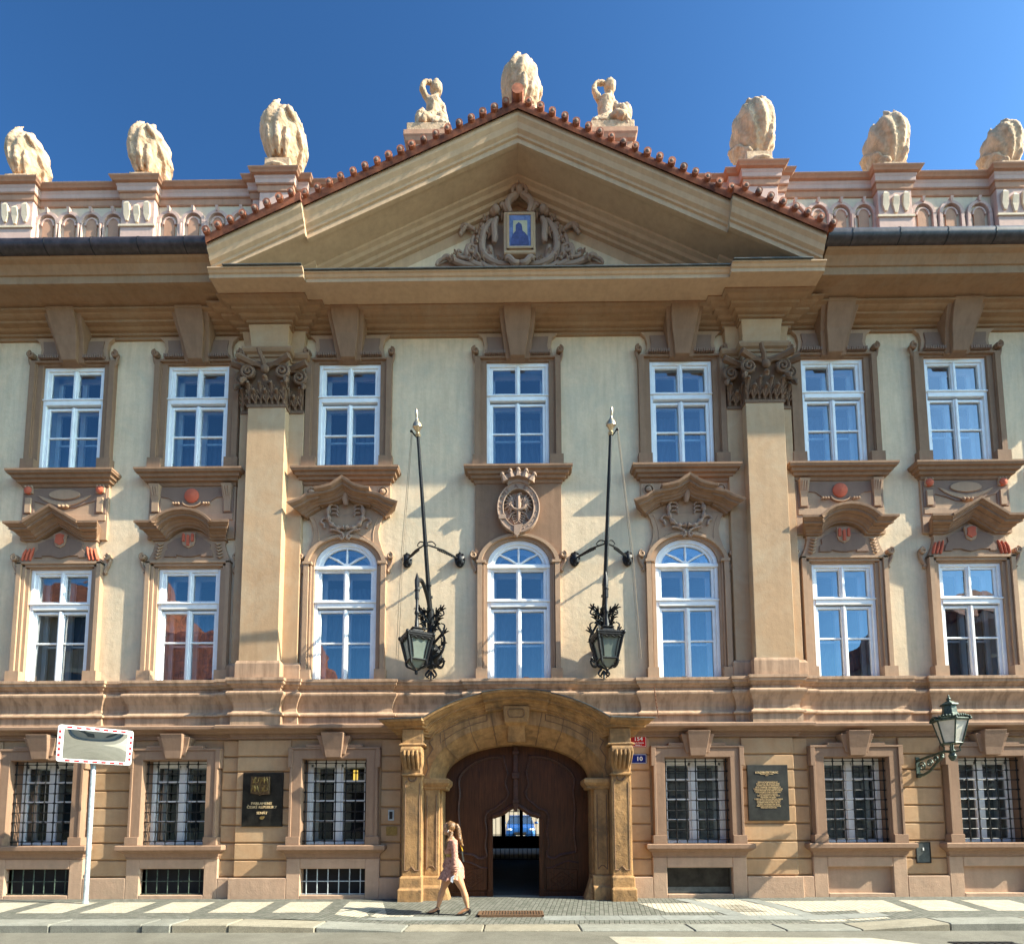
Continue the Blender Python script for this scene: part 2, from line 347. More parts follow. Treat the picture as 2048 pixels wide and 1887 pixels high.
    def clusters(s, margin=.08):
        n = len(s.v); par = list(range(n))
        def fd(a):
            while par[a] != a: par[a] = par[par[a]]; a = par[a]
            return a
        for f in s.f:
            r = fd(f[0])
            for i in f[1:]: par[fd(i)] = r
        isl = {}
        for k, f in enumerate(s.f): isl.setdefault(fd(f[0]), []).append(k)
        B = []
        for fs in isl.values():
            vs = [s.v[i] for k in fs for i in s.f[k]]
            B.append([[min(v[a] for v in vs)-margin/2 for a in range(3)], [max(v[a] for v in vs)+margin/2 for a in range(3)], fs])
        ch = True
        while ch:
            ch = False; out = []
            for b in B:
                for o in out:
                    if all(b[0][a] <= o[1][a] and b[1][a] >= o[0][a] for a in range(3)):
                        o[0] = [min(o[0][a], b[0][a]) for a in range(3)]; o[1] = [max(o[1][a], b[1][a]) for a in range(3)]; o[2] = o[2]+b[2]; ch = True; break
                else: out.append(b)
            B = out
        return B
    def build(s, name, mat, parent=None, smooth=False, bevel=0.0, loc=None, fix=True):
        near = SPL.get(parent.name) if parent is not None else None
        if parent is None or loc is not None or name in NOSPLIT: return s.build1(name, mat, parent, smooth, bevel, loc, fix)
        C = s.clusters()
        if len(C) > 60: return s.build1(name, mat, parent, smooth, bevel, loc, fix)
        C.sort(key=lambda c: -len(c[2])); res = []
        for c in C:
            m = MB(); mp = {}
            for k in sorted(c[2]):
                f = s.f[k]
                for i in f:
                    if i not in mp: mp[i] = len(m.v); m.v.append(s.v[i])
                m.f.append(tuple(mp[i] for i in f))
            ctr = [(c[0][a]+c[1][a])/2 for a in range(3)]
            p = parent
            if near: p = min(near, key=lambda o: sum(max(0, o[1][a]-ctr[a], ctr[a]-o[2][a])**2 for a in range(3)))[0]
            o = m.build1(name, mat, p, smooth, bevel, None, fix); res.append((o, c[0], c[1]))
        if len(res) > 1: SPL[res[0][0].name] = res
        return res[0][0]
    def build1(s, name, mat, parent=None, smooth=False, bevel=0.0, loc=None, fix=True):
        me = bpy.data.meshes.new(name)
        o = wloc(parent) if parent is not None else Vector((0, 0, 0))
        base = Vector(loc) if loc is not None else None
        sub = o if base is None else base
        me.from_pydata([(v[0]-sub.x, v[1]-sub.y, v[2]-sub.z) for v in s.v], [], s.f)
        if fix:
            bm = bmesh.new(); bm.from_mesh(me); bmesh.ops.recalc_face_normals(bm, faces=bm.faces); bm.to_mesh(me); bm.free()
        me.materials.append(mat)
        if smooth:
            me.polygons.foreach_set('use_smooth', [True]*len(me.polygons))
            try: me.set_sharp_from_angle(angle=math.radians(35))
            except Exception: pass
        ob = bpy.data.objects.new(name, me); COL.objects.link(ob)
        if parent is not None: ob.parent = parent
        ORIG[ob.name] = o.copy() if base is None else base.copy()
        if base is not None: ob.location = base-o
        if bevel > 0:
            md = ob.modifiers.new('bevel', 'BEVEL'); md.width = bevel; md.segments = 1; md.limit_method = 'ANGLE'; md.angle_limit = math.radians(40)
        return ob
def tag(o, label=None, cat=None, group=None, kind=None):
    if label: o['label'] = label
    if cat: o['category'] = cat
    if group: o['group'] = group
    if kind: o['kind'] = kind
    return o
def empty(name, loc, label=None, cat=None, group=None):
    o = bpy.data.objects.new(name, None); COL.objects.link(o); o.location = loc; o.empty_display_size = 0.2
    ORIG[o.name] = Vector(loc); return tag(o, label, cat, group)
def kids(o): return [c for c in bpy.data.objects if c.parent == o]
def copy_tree(o, parent=None, delta=None):
    c = o.copy(); COL.objects.link(c); c.parent = parent
    if delta is not None: c.location = o.location+Vector(delta)
    ORIG[c.name] = wloc(o)+(Vector(delta) if delta is not None else Vector((0, 0, 0)))
    for ch in kids(o): copy_tree(ch, c)
    return c
def sculpt(name, mb, mat, parent, voxel=0.02, smooth=4, disp=0.0, dscale=0.3):
    # fuse overlapping solids into one continuous surface
    me = bpy.data.meshes.new('tmp'); o = wloc(parent) if parent is not None else Vector((0, 0, 0))
    me.from_pydata([(v[0]-o.x, v[1]-o.y, v[2]-o.z) for v in mb.v], [], mb.f)
    bm = bmesh.new(); bm.from_mesh(me); bmesh.ops.recalc_face_normals(bm, faces=bm.faces); bm.to_mesh(me); bm.free()
    ob = bpy.data.objects.new('tmp', me); COL.objects.link(ob)
    r = ob.modifiers.new('r', 'REMESH'); r.mode = 'VOXEL'; r.voxel_size = voxel
    sm = ob.modifiers.new('s', 'SMOOTH'); sm.iterations = smooth; sm.factor = 0.5
    if disp > 0:
        tx = bpy.data.textures.new('t', 'CLOUDS'); tx.noise_scale = dscale
        d = ob.modifiers.new('d', 'DISPLACE'); d.texture = tx; d.strength = disp; d.mid_level = 0.5; d.texture_coords = 'LOCAL'
    dg = bpy.context.evaluated_depsgraph_get(); dg.update()
    m2 = bpy.data.meshes.new_from_object(ob.evaluated_get(dg)); bpy.data.objects.remove(ob)
    m2.name = name; m2.materials.clear(); m2.materials.append(mat)
    m2.polygons.foreach_set('use_smooth', [True]*len(m2.polygons))
    nb = bpy.data.objects.new(name, m2); COL.objects.link(nb)
    if parent is not None: nb.parent = parent
    ORIG[nb.name] = o.copy()
    return nb
_FONT = None
def text_mb(mb, txt, size, x, y, z, ext=0.004, align='CENTER', rot=0.0, sx=1.0, bold=0.0):
    cu = bpy.data.curves.new('t', 'FONT'); cu.body = txt; cu.size = size; cu.extrude = ext; cu.align_x = align; cu.align_y = 'CENTER'
    cu.offset = bold; cu.resolution_u = 2
    ob = bpy.data.objects.new('t', cu); COL.objects.link(ob)
    dg = bpy.context.evaluated_depsgraph_get(); dg.update()
    me = bpy.data.meshes.new_from_object(ob.evaluated_get(dg)); bpy.data.objects.remove(ob)
    c, s_ = math.cos(rot), math.sin(rot)
    vs = [(x+(v.co.x*sx*c-v.co.y*s_), y-v.co.z, z+(v.co.x*sx*s_+v.co.y*c)) for v in me.vertices]
    mb.add(vs, [tuple(p.vertices) for p in me.polygons]); bpy.data.meshes.remove(me)
def arc(cx, cz, rx, rz, a0, a1, n):
    return [(cx+rx*math.cos(a0+(a1-a0)*i/n), cz+rz*math.sin(a0+(a1-a0)*i/n)) for i in range(n+1)]
def spiral(cx, cz, r0, r1, a0, turns, n=22):
    return [(cx+(r0+(r1-r0)*i/n)*math.cos(a0+2*PI*turns*i/n), cz+(r0+(r1-r0)*i/n)*math.sin(a0+2*PI*turns*i/n)) for i in range(n+1)]
def curve(pts, n=8):
    # Catmull-Rom through 2-D or 3-D points
    out = []; P = [Vector(p) for p in pts]
    for i in range(len(P)-1):
        p0 = P[max(i-1, 0)]; p1 = P[i]; p2 = P[i+1]; p3 = P[min(i+2, len(P)-1)]
        for k in range(n):
            t = k/n
            out.append(tuple(0.5*((2*p1)+(-p0+p2)*t+(2*p0-5*p1+4*p2-p3)*t*t+(-p0+3*p1-3*p2+p3)*t**3)))
    out.append(tuple(P[-1])); return out
def t2(mb, pts, y, r, seg=6, **k): return mb.tube([(p[0], y, p[1]) for p in pts], r, seg, **k)
def grid_wall(mb, x0, x1, z0, z1, y, holes):
    xs = sorted(set([x0, x1]+[h[0] for h in holes]+[h[1] for h in holes])); zs = sorted(set([z0, z1]+[h[2] for h in holes]+[h[3] for h in holes]))
    xs = [x for x in xs if x0 <= x <= x1]; zs = [z for z in zs if z0 <= z <= z1]
    idx = {}
    def vid(i, j):
        if (i, j) not in idx: idx[(i, j)] = len(mb.v); mb.v.append((xs[i], y, zs[j]))
        return idx[(i, j)]
    for i in range(len(xs)-1):
        for j in range(len(zs)-1):
            cx = (xs[i]+xs[i+1])/2; cz = (zs[j]+zs[j+1])/2
            if any(h[0] < cx < h[1] and h[2] < cz < h[3] for h in holes): continue
            mb.f.append((vid(i, j), vid(i+1, j), vid(i+1, j+1), vid(i, j+1)))
    return mb
def mould(mb, x0, x1, prof, y=0.0, lat=1.0, y1=0.05):
    # moulding with mitred side returns; prof [(p,z)...]
    pm = min(p for p, z in prof); v = []; n = len(prof)
    for (p, z) in prof:
        e = (p-pm)*lat
        v += [(x0-e, y1, z), (x0-e, y-p, z), (x1+e, y-p, z), (x1+e, y1, z)]
    f = []
    for i in range(n-1):
        for k in range(3): f.append((i*4+k, i*4+k+1, (i+1)*4+k+1, (i+1)*4+k))
        f.append((i*4+3, i*4, (i+1)*4, (i+1)*4+3))
    f += [(0, 1, 2, 3), tuple((n-1)*4+k for k in (3, 2, 1, 0))]
    return mb.add(v, f)
def loft(mb, rects):
    # rects: (x0,x1,y0,y1,z) bottom to top
    v = []; n = len(rects)
    for (x0, x1, y0, y1, z) in rects: v += [(x0, y0, z), (x1, y0, z), (x1, y1, z), (x0, y1, z)]
    f = [(0, 3, 2, 1), tuple((n-1)*4+k for k in range(4))]
    for i in range(n-1):
        for k in range(4): f.append((i*4+k, i*4+(k+1) % 4, (i+1)*4+(k+1) % 4, (i+1)*4+k))
    return mb.add(v, f)
def mir(mb, pts, fn):
    fn([(x, z) for x, z in pts]); fn([(-x, z) for x, z in pts][::-1])
palace = empty('palace', (0, 0, 0), 'baroque palace with cream and brown plaster facade, pilasters and a wide triangular pediment', 'palace')
XC = [-13.35, -10.445, -7.502, -3.936, 0.0, 3.807, 7.326, 10.174, 13.1]
XG = [-13.4, -10.5, -7.56, -4.03, 3.84, 7.31, 10.21, 13.1]
XL, XR = -15.6, 15.6
PXC = -0.07     # portal axis
# ---- walls
mb = MB(); holes = []
for i, x in enumerate(XC):
    holes.append((x-.726, x+.726, 9.67, 12.368))
    holes.append((x-.711, x+.711, 4.76, 8.03 if i in (3, 4, 5) else 7.42))
grid_wall(mb, XL, XR, 3.5, 13.7, 0.0, holes)
mb.build('upper_wall', CREAM, palace, fix=False)
mb = MB(); holes = [(PXC-2.3, PXC+2.3, -.5, 3.9)]
for x in XG: holes.append((x-.703, x+.703, 1.15, 3.02))
VT = {1: 'g', 2: 'g', 3: 'g', 4: 'p', 5: 'n', 6: 'n', 0: 'g', 7: 'n'}
grid_wall(mb, XL, XR, -.4, 3.5, 0.0, holes+[(x-.7, x+.7, .08, .64) for x in XG])
mb.build('ground_wall', RUST, palace, fix=False)
mb = MB()
mb.box(XL, XL+.3, .01, 12, -.4, 13.9); mb.box(XR-.3, XR, .01, 12, -.4, 13.9)
grid_wall(mb, XL, XR, -.4, 13.9, 12.0, [(PXC-2.2, PXC+2.2, -.5, 3.6)])
mb.box(XL, XR, 1.4, 12, 13.6, 13.9); mb.box(XL, PXC-2.25, 1.4, 12, 4.6, 4.8); mb.box(PXC+2.25, XR, 1.4, 12, 4.6, 4.8)
mb.build('rear_wall', RUST, palace)
# ---- rusticated courses (raised bands between grooves)
jz = [.46, .822, 1.193, 1.573, 1.957, 2.34, 2.739, 3.076, 3.46]
def course_spans(za, zb, zone):
    ex = [(PXC-2.52, PXC+2.44)]
    for x in XG:
        if zb > 1.15: ex.append((x-1.0, x+1.0))
        else: ex.append((x-1.0, x+1.0))
    out = []; cur = zone[0]
    for a, b in sorted(ex):
        if b < zone[0] or a > zone[1]: continue
        if a > cur: out.append((cur, min(a, zone[1])))
        cur = max(cur, b)
    if cur < zone[1]: out.append((cur, zone[1]))
    return out
mb = MB()
for za, zb in zip(jz[:-1], jz[1:]):
    for zone, y in (((XL, -6.2), -.045), ((-6.2, 5.97), -.125), ((5.97, XR), -.045)):
        for a, b in course_spans(za, zb, zone):
            if b-a > .05: mb.box(a, b, y, .02, za+.017, zb-.017)
for a, b in ((-6.2, PXC-2.3), (PXC+2.3, 5.97)):
    grid_wall(mb, a, b, .3, 3.5, -.085, [(x-.703, x+.703, 1.15, 3.02) for x in XG]+[(x-.7, x+.7, .08, .64) for x in XG])
mb.build('rusticated_course', RUST, palace, bevel=.012)
# ---- plinth with raised frames under the windows
mb = MB()
def plinth_seg(a, b, y):
    mb.box(a, b, y, .02, -.35, .445)
cuts = []
for zone, y in (((XL, -6.28), -.10), ((-6.28, 6.04), -.19), ((6.04, XR), -.10)):
    cur = zone[0]
    for c in XG+[PXC]:
        h = 2.45 if c == PXC else 1.0
        pass
    for c, h in sorted([(x, 1.0) for x in XG]+[(PXC, 2.46)]):
        if c+h < zone[0] or c-h > zone[1]: continue
        if c-h > cur: plinth_seg(cur, c-h, y)
        cur = c+h
    if cur < zone[1]: plinth_seg(cur, zone[1], y)
for x in XG:
    y = -.19 if -6 < x < 6 else -.10
    grid = [(x-1.0, x-.7, -.35, .86), (x+.7, x+1.0, -.35, .86), (x-.7, x+.7, .64, .86), (x-.7, x+.7, -.35, .08)]
    for (a, b, c, d) in grid: mb.box(a, b, y, .02, c, d)
    # flush reveal of the cellar opening
mb.build('plinth', PLINTH, palace, bevel=.012)
# ---- cellar openings
for i, x in enumerate(XG):
    y = -.19 if -6 < x < 6 else -.10
    k = VT[i]; mb = MB(); mb.box(x-.7, x+.7, y+(.10 if k == 'n' else .2), y+.26, .08, .64)
    if k == 'g':
        c = mb.build('cellar_window', DARK, palace)
        g = MB()
        for q in range(6):
            xx = x-.7+1.4*(q+.5)/6; g.tube([(xx, y+.07, .08), (xx, y+.07, .64)], .012, 6)
        g.tube([(x-.7, y+.07, .37), (x+.7, y+.07, .37)], .011, 6); g.tube([(x-.7, y+.07, .10), (x+.7, y+.07, .10)], .010, 6)
        g.build('grille', ZINC if i == 3 else IRONG, c)
    elif k == 'p':
        c = mb.build('cellar_window', GUT, palace); g = MB(); g.box(x-.68, x+.68, y+.12, y+.2, .10, .22)
        g.box(x-.7, x-.68, y+.11, y+.2, .08, .64); g.box(x+.68, x+.7, y+.11, y+.2, .08, .64); g.box(x-.7, x+.7, y+.11, y+.2, .62, .64); g.build('frame', FLASH, c)
        g = MB(); g.box(x-.68, x+.68, y+.14, y+.145, .22, .62); g.build('mesh_screen', BRONZE, c)
    else:
        mb.build('blind_niche', PLINTH, palace)
# ---- belt between ground and first floor
W6 = .07
lv = [(XL, -12.3, W6), (-12.3, -11.55, 0), (-11.55, -9.33, W6), (-9.33, -8.6, 0), (-8.6, -6.47, W6), (-6.47, -6.17, .14), (-6.17, -5.28, .27), (-5.28, -4.96, .14), (-4.96, -2.87, W6),
      (-2.87, -1.08, 0), (-1.08, 1.08, W6), (1.08, 2.74, 0), (2.74, 4.80, W6), (4.80, 5.12, .14), (5.12, 6.0, .27), (6.0, 6.32, .14), (6.32, 8.45, W6), (8.45, 9.1, 0), (9.1, 11.3, W6), (11.3, 12.0, 0), (12.0, XR, W6)]
mb = MB()
mb.sweep(lv, [(-.02, 4.80), (.10, 4.79), (.19, 4.765), (.19, 4.705), (.17, 4.69), (.165, 4.64), (.12, 4.61), (.10, 4.57), (.075, 4.56), (.07, 4.49), (.12, 4.485), (.165, 4.465), (.18, 4.435), (.175, 4.40), (.13, 4.33), (.08, 4.23),
              (.055, 4.13), (.06, 4.06), (.09, 4.02), (.13, 4.005), (.145, 3.985), (.145, 3.955), (.10, 3.94), (.10, 3.73), (-.02, 3.72)], lat=1.0)
mb.build('belt_course', BELT, palace)
mb = MB()
lcp = [(-.02, 3.80), (.12, 3.78), (.27, 3.745), (.30, 3.72), (.295, 3.665), (.24, 3.64), (.17, 3.62), (.14, 3.58), (.07, 3.575), (.07, 3.525), (.05, 3.52), (.05, 3.47), (-.02, 3.46)]
mb.sweep([(XL, -6.3, 0), (-6.3, -2.5, .10)], lcp); mb.sweep([(2.36, 6.05, .10), (6.05, XR, 0)], lcp)
mb.build('lower_cornice', LTRIM, palace)
# ---- entablature
pl = [(-6.45, -6.13, .12), (-6.13, -5.27, .30), (-5.27, -4.95, .12)]; pr_ = [(4.82, 5.13, .12), (5.13, 5.99, .30), (5.99, 6.30, .12)]
bed = [(-.02, 13.40), (.56, 13.34), (.56, 13.30), (.48, 13.295), (.46, 13.27), (.40, 13.25), (.34, 13.245), (.33, 13.20), (.22, 13.195), (.21, 13.17), (.17, 13.15), (.10, 13.145), (.10, 13.09), (.05, 13.085), (.05, 13.02), (-.02, 13.01)]
mb = MB(); mb.sweep([(XL, -6.45, 0)]+pl+[(-4.95, 4.82, 0)]+pr_+[(6.30, XR, 0)], bed)
mb.build('bed_moulding', CORN, palace)
mb = MB(); cor = [(-.02, 13.58), (1.19, 13.475), (1.19, 13.45), (1.16, 13.44), (1.13, 13.40), (1.10, 13.385), (1.10, 13.31), (1.03, 13.31), (1.02, 13.33), (.30, 13.34), (-.02, 13.34)]
mb.sweep([(-6.64, -4.60, .12), (-4.60, 4.57, 0), (4.57, 6.56, .12)], cor, lat=0.0)
mb.build('pediment_cornice', RAKE, palace)
mb = MB(); mb.sweep([(-6.30, -4.61, .12), (-4.61, 4.58, 0), (4.58, 6.26, .12)], [(-.02, 13.60), (.5, 13.56), (1.23, 13.495), (1.23, 13.48), (-.02, 13.57)], lat=0.0)
mb.build('lead_flashing', FLASH, palace)
wp = [(-.02, 13.9), (1.26, 13.86), (1.27, 13.83), (1.23, 13.79), (1.15, 13.75), (1.08, 13.66), (1.05, 13.61), (1.02, 13.60), (1.02, 13.43), (.95, 13.43), (.94, 13.46), (.72, 13.47), (.58, 13.44), (.50, 13.38), (.48, 13.33), (-.02, 13.33)]
mb = MB(); mb.sweep([(XL, -6.66, 0)], wp); mb.sweep([(6.62, XR, 0)], wp); mb.build('wing_cornice', CORN, palace)
for a, b in ((XL, -6.62), (6.56, XR)):
    g = MB(); pr = [(-.02, 14.05), (1.15, 14.02)]+[(1.27+.17*math.cos(t), 13.99+.17*math.sin(t)*1.0) for t in [PI*.55-PI*1.15*i/9 for i in range(10)]]+[(1.05, 13.86), (-.02, 13.88)]
    g.sweep([(a, b, 0)], pr, lat=0)
    gt = g.build('gutter', GUT, palace, smooth=True)
    g = MB(); x = a+.5
    while x < b:
        g.sweep([(x, x+.02, 0)], [(p+.006, z+(.004 if z > 14 else -.004)) for p, z in pr[1:-1]], lat=0); x += 1.0
    g.build('gutter_seam', IRON, gt)
# ---- pediment
def Lr(x): return 16.60-.49*abs(x-.02)
rk = [(-.05, -.50), (.02, -.50), (.06, -.30), (.06, -.24), (.14, -.23), (.16, -.17), (.24, -.16), (.26, -.09), (.36, -.08), (.40, -.02), (.48, .0), (.50, .03), (1.02, .03), (1.02, 0), (1.10, 0), (1.10, .12), (1.14, .13), (1.15, .18), (1.21, .22), (1.25, .32), (1.31, .38), (1.32, .42), (1.32, .50), (0, .52)]
def rake_cols(mb, cols, prof):
    v = []; n = len(prof)
    for x, off in cols:
        for p, u in prof: v.append((x, -(p+off), max(Lr(x)+u, 13.40) if u < .35 else Lr(x)+u))
    f = []
    for j in range(len(cols)-1):
        for i in range(n-1): f.append((j*n+i, j*n+i+1, (j+1)*n+i+1, (j+1)*n+i))
    f += [tuple(range(n))[::-1], tuple(range((len(cols)-1)*n, len(cols)*n))]
    mb.add(v, f)
RC = [(-6.58, .12), (-4.60, .12), (-4.60, 0), (.02, 0), (4.57, 0), (4.57, .12), (6.50, .12)]
mb = MB(); rake_cols(mb, RC, rk); mb.build('raking_cornice', RAKE, palace)
mb = MB(); mb.prism([(-6.8, 13.4), (6.8, 13.4), (.02, 16.75)], -.025, .3); mb.build('tympanum', CREAM, palace)
mb = MB()   # tiled roof of the pediment
rake_cols(mb, RC, [(1.37, .46), (1.40, .52), (1.40, .61), (-1.2, .62), (-1.2, .5)])
mb.tube([(.02, -1.55, Lr(.02)+.68), (.02, 1.2, Lr(.02)+.68)], .13, 10)
ntl = 26
for i in range(-ntl, ntl+1):
    if i == 0: continue
    x = .02+i*.252; off = .12 if (x < -4.6 or x > 4.57) else 0
    jx = rnd.uniform(-.012, .012); jy = rnd.uniform(-.008, .008)
    z = Lr(x)+.635; mb.tube([(x+jx, -1.47-off+jy, z), (x+jx, 1.0, z+.01)], .078+rnd.uniform(-.006, .006), 10)
kf = len(mb.f)
for i in range(-ntl, ntl+1):
    x = .02+i*.252; off = .12 if (x < -4.6 or x > 4.57) else 0
    z = Lr(x)+(.635 if i else .68); mb.ball((x, -1.47-off, z-.008), .045, sy=.4, seg=8, rings=5)
tiles = mb.build('tiled_roof', TILE, palace, smooth=True); tiles.data.materials.append(TILEF)
for p_ in list(tiles.data.polygons)[kf:]: p_.material_index = 1
# back-sloping gable body so the pediment is solid from the side
mb = MB(); mb.prism([(-6.7, 13.6), (6.7, 13.6), (.02, 16.95)], .31, 1.9); mb.build('gable_body', ATTIC, palace)
# ---- attic parapet
apeds = [(-12.0, .47, .15), (-9.07, .47, .15), (8.95, .47, .15), (11.75, .47, .15)]
def alev(w0):
    L = []; cur = XL
    segs = [(-12.0-w0, -12.0+w0, .15), (-9.07-w0, -9.07+w0, .15), (-6.35, -6.10, .12), (-6.10, -5.32, .27), (-5.32, -5.07, .12), (5.12, 5.36, .12), (5.36, 6.14, .27), (6.14, 6.38, .12), (8.95-w0, 8.95+w0, .15), (11.75-w0, 11.75+w0, .15)]
    for a, b, o in segs:
        if a > cur+1e-6: L.append((cur, a, 0))
        L.append((a, b, o)); cur = b
    L.append((cur, XR, 0)); return L
AL = alev(.40)
mb = MB(); grid_wall(mb, XL, XR, 13.7, 16.55, 0, []); mb.box(XL, XR, .01, .35, 14.0, 16.9); mb.build('attic_wall', ATTIC, palace, fix=False)
mb = MB(); mb.sweep(AL, [(-.02, 17.0), (.20, 16.97), (.21, 16.955), (.20, 16.93), (.17, 16.90), (.15, 16.87), (.10, 16.855), (-.02, 16.85)])
mb.sweep(AL, [(-.02, 16.70), (.075, 16.70), (.065, 16.665), (.04, 16.655), (.035, 16.53), (.02, 16.51), (-.02, 16.51)])
mb.build('attic_cap', SALM, palace)
mb = MB(); mb.sweep(AL, [(-.02, 16.86), (.10, 16.853), (.095, 16.81), (.08, 16.78), (.075, 16.69), (-.02, 16.69)]); mb.build('attic_band', LILAC, palace)
# pedestals shafts below the attic cap
mb = MB()
for c, w, o in apeds: mb.box(c-.40, c+.40, -.16, .02, 14.2, 16.52)
for c in (-5.71, 5.75):
    mb.box(c-.63, c+.63, -.13, .02, 14.2, 16.52); mb.box(c-.39, c+.39, -.28, .02, 14.2, 16.515)
pd = mb.build('attic_pedestal', LILAC, palace, bevel=.01)
mb = MB()
for c in (-12.0, -9.07, 8.95, 11.75):
    for k, dx in enumerate((-.24, 0, .24)):
        loft(mb, [(c+dx-.03, c+dx+.03, -.19, -.15, 15.95-.05*(k == 1)), (c+dx-.08, c+dx+.08, -.20, -.15, 16.1), (c+dx-.07, c+dx+.07, -.23, -.15, 16.36-.08*(k == 1)), (c+dx-.02, c+dx+.02, -.2, -.15, 16.44-.08*(k == 1))])
    mb.box(c-.44, c+.44, -.19, -.15, 15.80, 15.86)
mb.build('pendant_relief', ATTIC, pd, bevel=.006)
# blind interlaced arcade
def spans():
    out = []; P = [(-12.4, -11.6), (-9.47, -8.67), (-6.34, -5.08), (5.12, 6.38), (8.55, 9.35), (11.35, 12.15)]
    cur = XL
    for a, b in P: out.append((cur, a)); cur = b
    out.append((cur, XR)); return out
ring = MB(); hol = MB(); key = MB()
for a, b in spans():
    if a > -5.1 and b < 5.2: continue
    n = max(1, round((b-a)/.575)); pitch = (b-a)/n
    for i in range(n):
        c = a+pitch*(i+.5)
        o_ = arc(c, 16.02, .30, .33, 0, PI, 12); i_ = arc(c, 16.02, .215, .25, 0, PI, 12)
        ring.strip(o_, i_, -.07-.003*(i % 2), 0); ring.box(c-.30, c-.215, -.07, 0, 15.5, 16.02); ring.box(c+.215, c+.30, -.07, 0, 15.5, 16.02)
        t = arc(c, 16.0, .125, .16, 0, PI, 10)
        hol.prism([(c-.125, 15.45)]+t[::-1]+[(c+.125, 15.45)], -.035, 0)
        fr = arc(c, 16.0, .17, .205, 0, PI, 10); ring.strip(fr, t, -.05, 0)
        loft(key, [(c-.02, c+.02, -.09, 0, 16.30), (c-.035, c+.035, -.12, 0, 16.41)])
        key.tube([(c-.288, -.035, 15.55), (c-.288, -.06, 16.0)], .035, 6)
ring.build('blind_arcade', LILAC, palace, bevel=.006); hol.build('arcade_recess', SALM, palace); key.build('arcade_keystone', LILAC, palace)
# ---- pilasters
for c, cb in ((-5.725, -5.69), (5.585, 5.545)):
    p = MB(); p.box(c-.43, c+.43, -.335, .0, 5.15, 11.1)
    po = p.build('pilaster', PIL, palace, bevel=.008)
    p = MB(); p.box(cb-.74, cb+.74, -.13, 0, 5.15, 11.1); p.build('pilaster_back', PIL, po, bevel=.008)
    p = MB(); mould(p, c-.47, c+.47, [(.36, 4.78), (.36, 5.10), (.35, 5.13), (.335, 5.17)]); mould(p, cb-.78, cb+.78, [(.17, 4.78), (.17, 5.10), (.155, 5.13), (.13, 5.17)])
    p.build('pilaster_base', BELT, po, bevel=.006)
    p = MB()
    for cc, w, y in ((cb, .70, .10), (c, .43, .29)):
        loft(p, [(cc-w, cc+w, -y, 0, 12.46), (cc-w, cc+w, -y-.02, 0, 12.7), (cc-w-.02, cc+w+.02, -y-.05, 0, 12.9), (cc-w-.04, cc+w+.04, -y-.08, 0, 13.06)])
    p.build('frieze_block', PIL, po, bevel=.006)
    p = MB()
    for cc, w, y in ((cb, .74, .13), (c, .45, .32)):
        mould(p, cc-w, cc+w, [(y, 12.10), (y, 12.27), (y+.03, 12.28), (y+.04, 12.33), (y+.09, 12.36), (y+.12, 12.42), (y+.12, 12.46), (y, 12.47)])
    p.build('architrave_block', CORN, po, bevel=.004)
    # composite capital
    p = MB()
    for cc, w, y in ((cb, .70, .10), (c, .42, .30)):
        loft(p, [(cc-w-.03, cc+w+.03, -y-.05, 0, 11.05), (cc-w-.03, cc+w+.03, -y-.05, 0, 11.12), (cc-w, cc+w, -y-.01, 0, 11.14), (cc-w, cc+w, -y-.02, 0, 11.7), (cc-w-.05, cc+w+.05, -y-.10, 0, 11.95)])
        # abacus with concave front
        for s in (-1, 1):
            p.tube(curve([(cc, -y-.10, 12.0), (cc+s*w*.55, -y-.13, 12.02), (cc+s*(w+.16), -y-.27, 12.1)], 5), [.075]*11, 6)
            ctr = (cc+s*(w-.04), 11.82)
            sp = spiral(ctr[0], ctr[1], .17, .02, PI/2, s*-1.9, 26)
            p.tube([(x, -y-.15-.04*k/26, z) for k, (x, z) in enumerate(sp)], [.042-.018*k/26 for k in range(27)], 6)
            p.lathe([(.15, .03), (.16, -.02), (.05, -.03), (.0, -.04)], (ctr[0], -y-.13, ctr[1]), 14, axis='y')
            p.tube(curve([(cc+s*.05, -y-.12, 11.93), (cc+s*w*.45, -y-.16, 11.98), (ctr[0], -y-.15, 11.98)], 4), [.04]*9, 6)
            p.tube([(cc+s*(w+.02), -y-.14, 11.66), (cc+s*(w+.09), -y-.2, 11.58), (cc+s*(w+.08), -y-.24, 11.48)], [.05, .06, .02], 6)
        nl = max(2, int(w/.12))
        for k in range(nl*2+1):
            x = cc-w+.03+(2*w-.06)*k/(nl*2); hh = .44 if k % 2 == 0 else .26; jj = .015*math.sin(k*7.3)
            p.tube([(x, -y-.03, 11.13), (x+jj, -y-.06, 11.13+hh*.5), (x, -y-.09, 11.13+hh*.85), (x, -y-.17, 11.13+hh), (x, -y-.20, 11.08+hh)], [.03, .04, .045, .04, .012], 6)
            for q in range(3):
                zz = 11.15+hh*(.2+.26*q)
                for sd in (-1, 1): p.tube([(x, -y-.05, zz-.03), (x+sd*.045, -y-.09, zz+.02), (x+sd*.062, -y-.11, zz+.075), (x+sd*.05, -y-.13, zz+.06)], [.012, .022, .018, .006], 5)
        p.ball((cc, -y-.18, 11.86), .10, sy=.7); p.tube([(cc, -y-.14, 11.62), (cc, -y-.2, 11.68), (cc, -y-.26, 11.64)], [.07, .06, .02], 6)
    p.tube([(c-.02, -.42, 11.95), (c-.05, -.5, 12.1), (c-.10, -.52, 12.2), (c-.13, -.56, 12.3)], [.07, .055, .05, .045], 7)
    p.build('capital', CAPM, po, smooth=True)
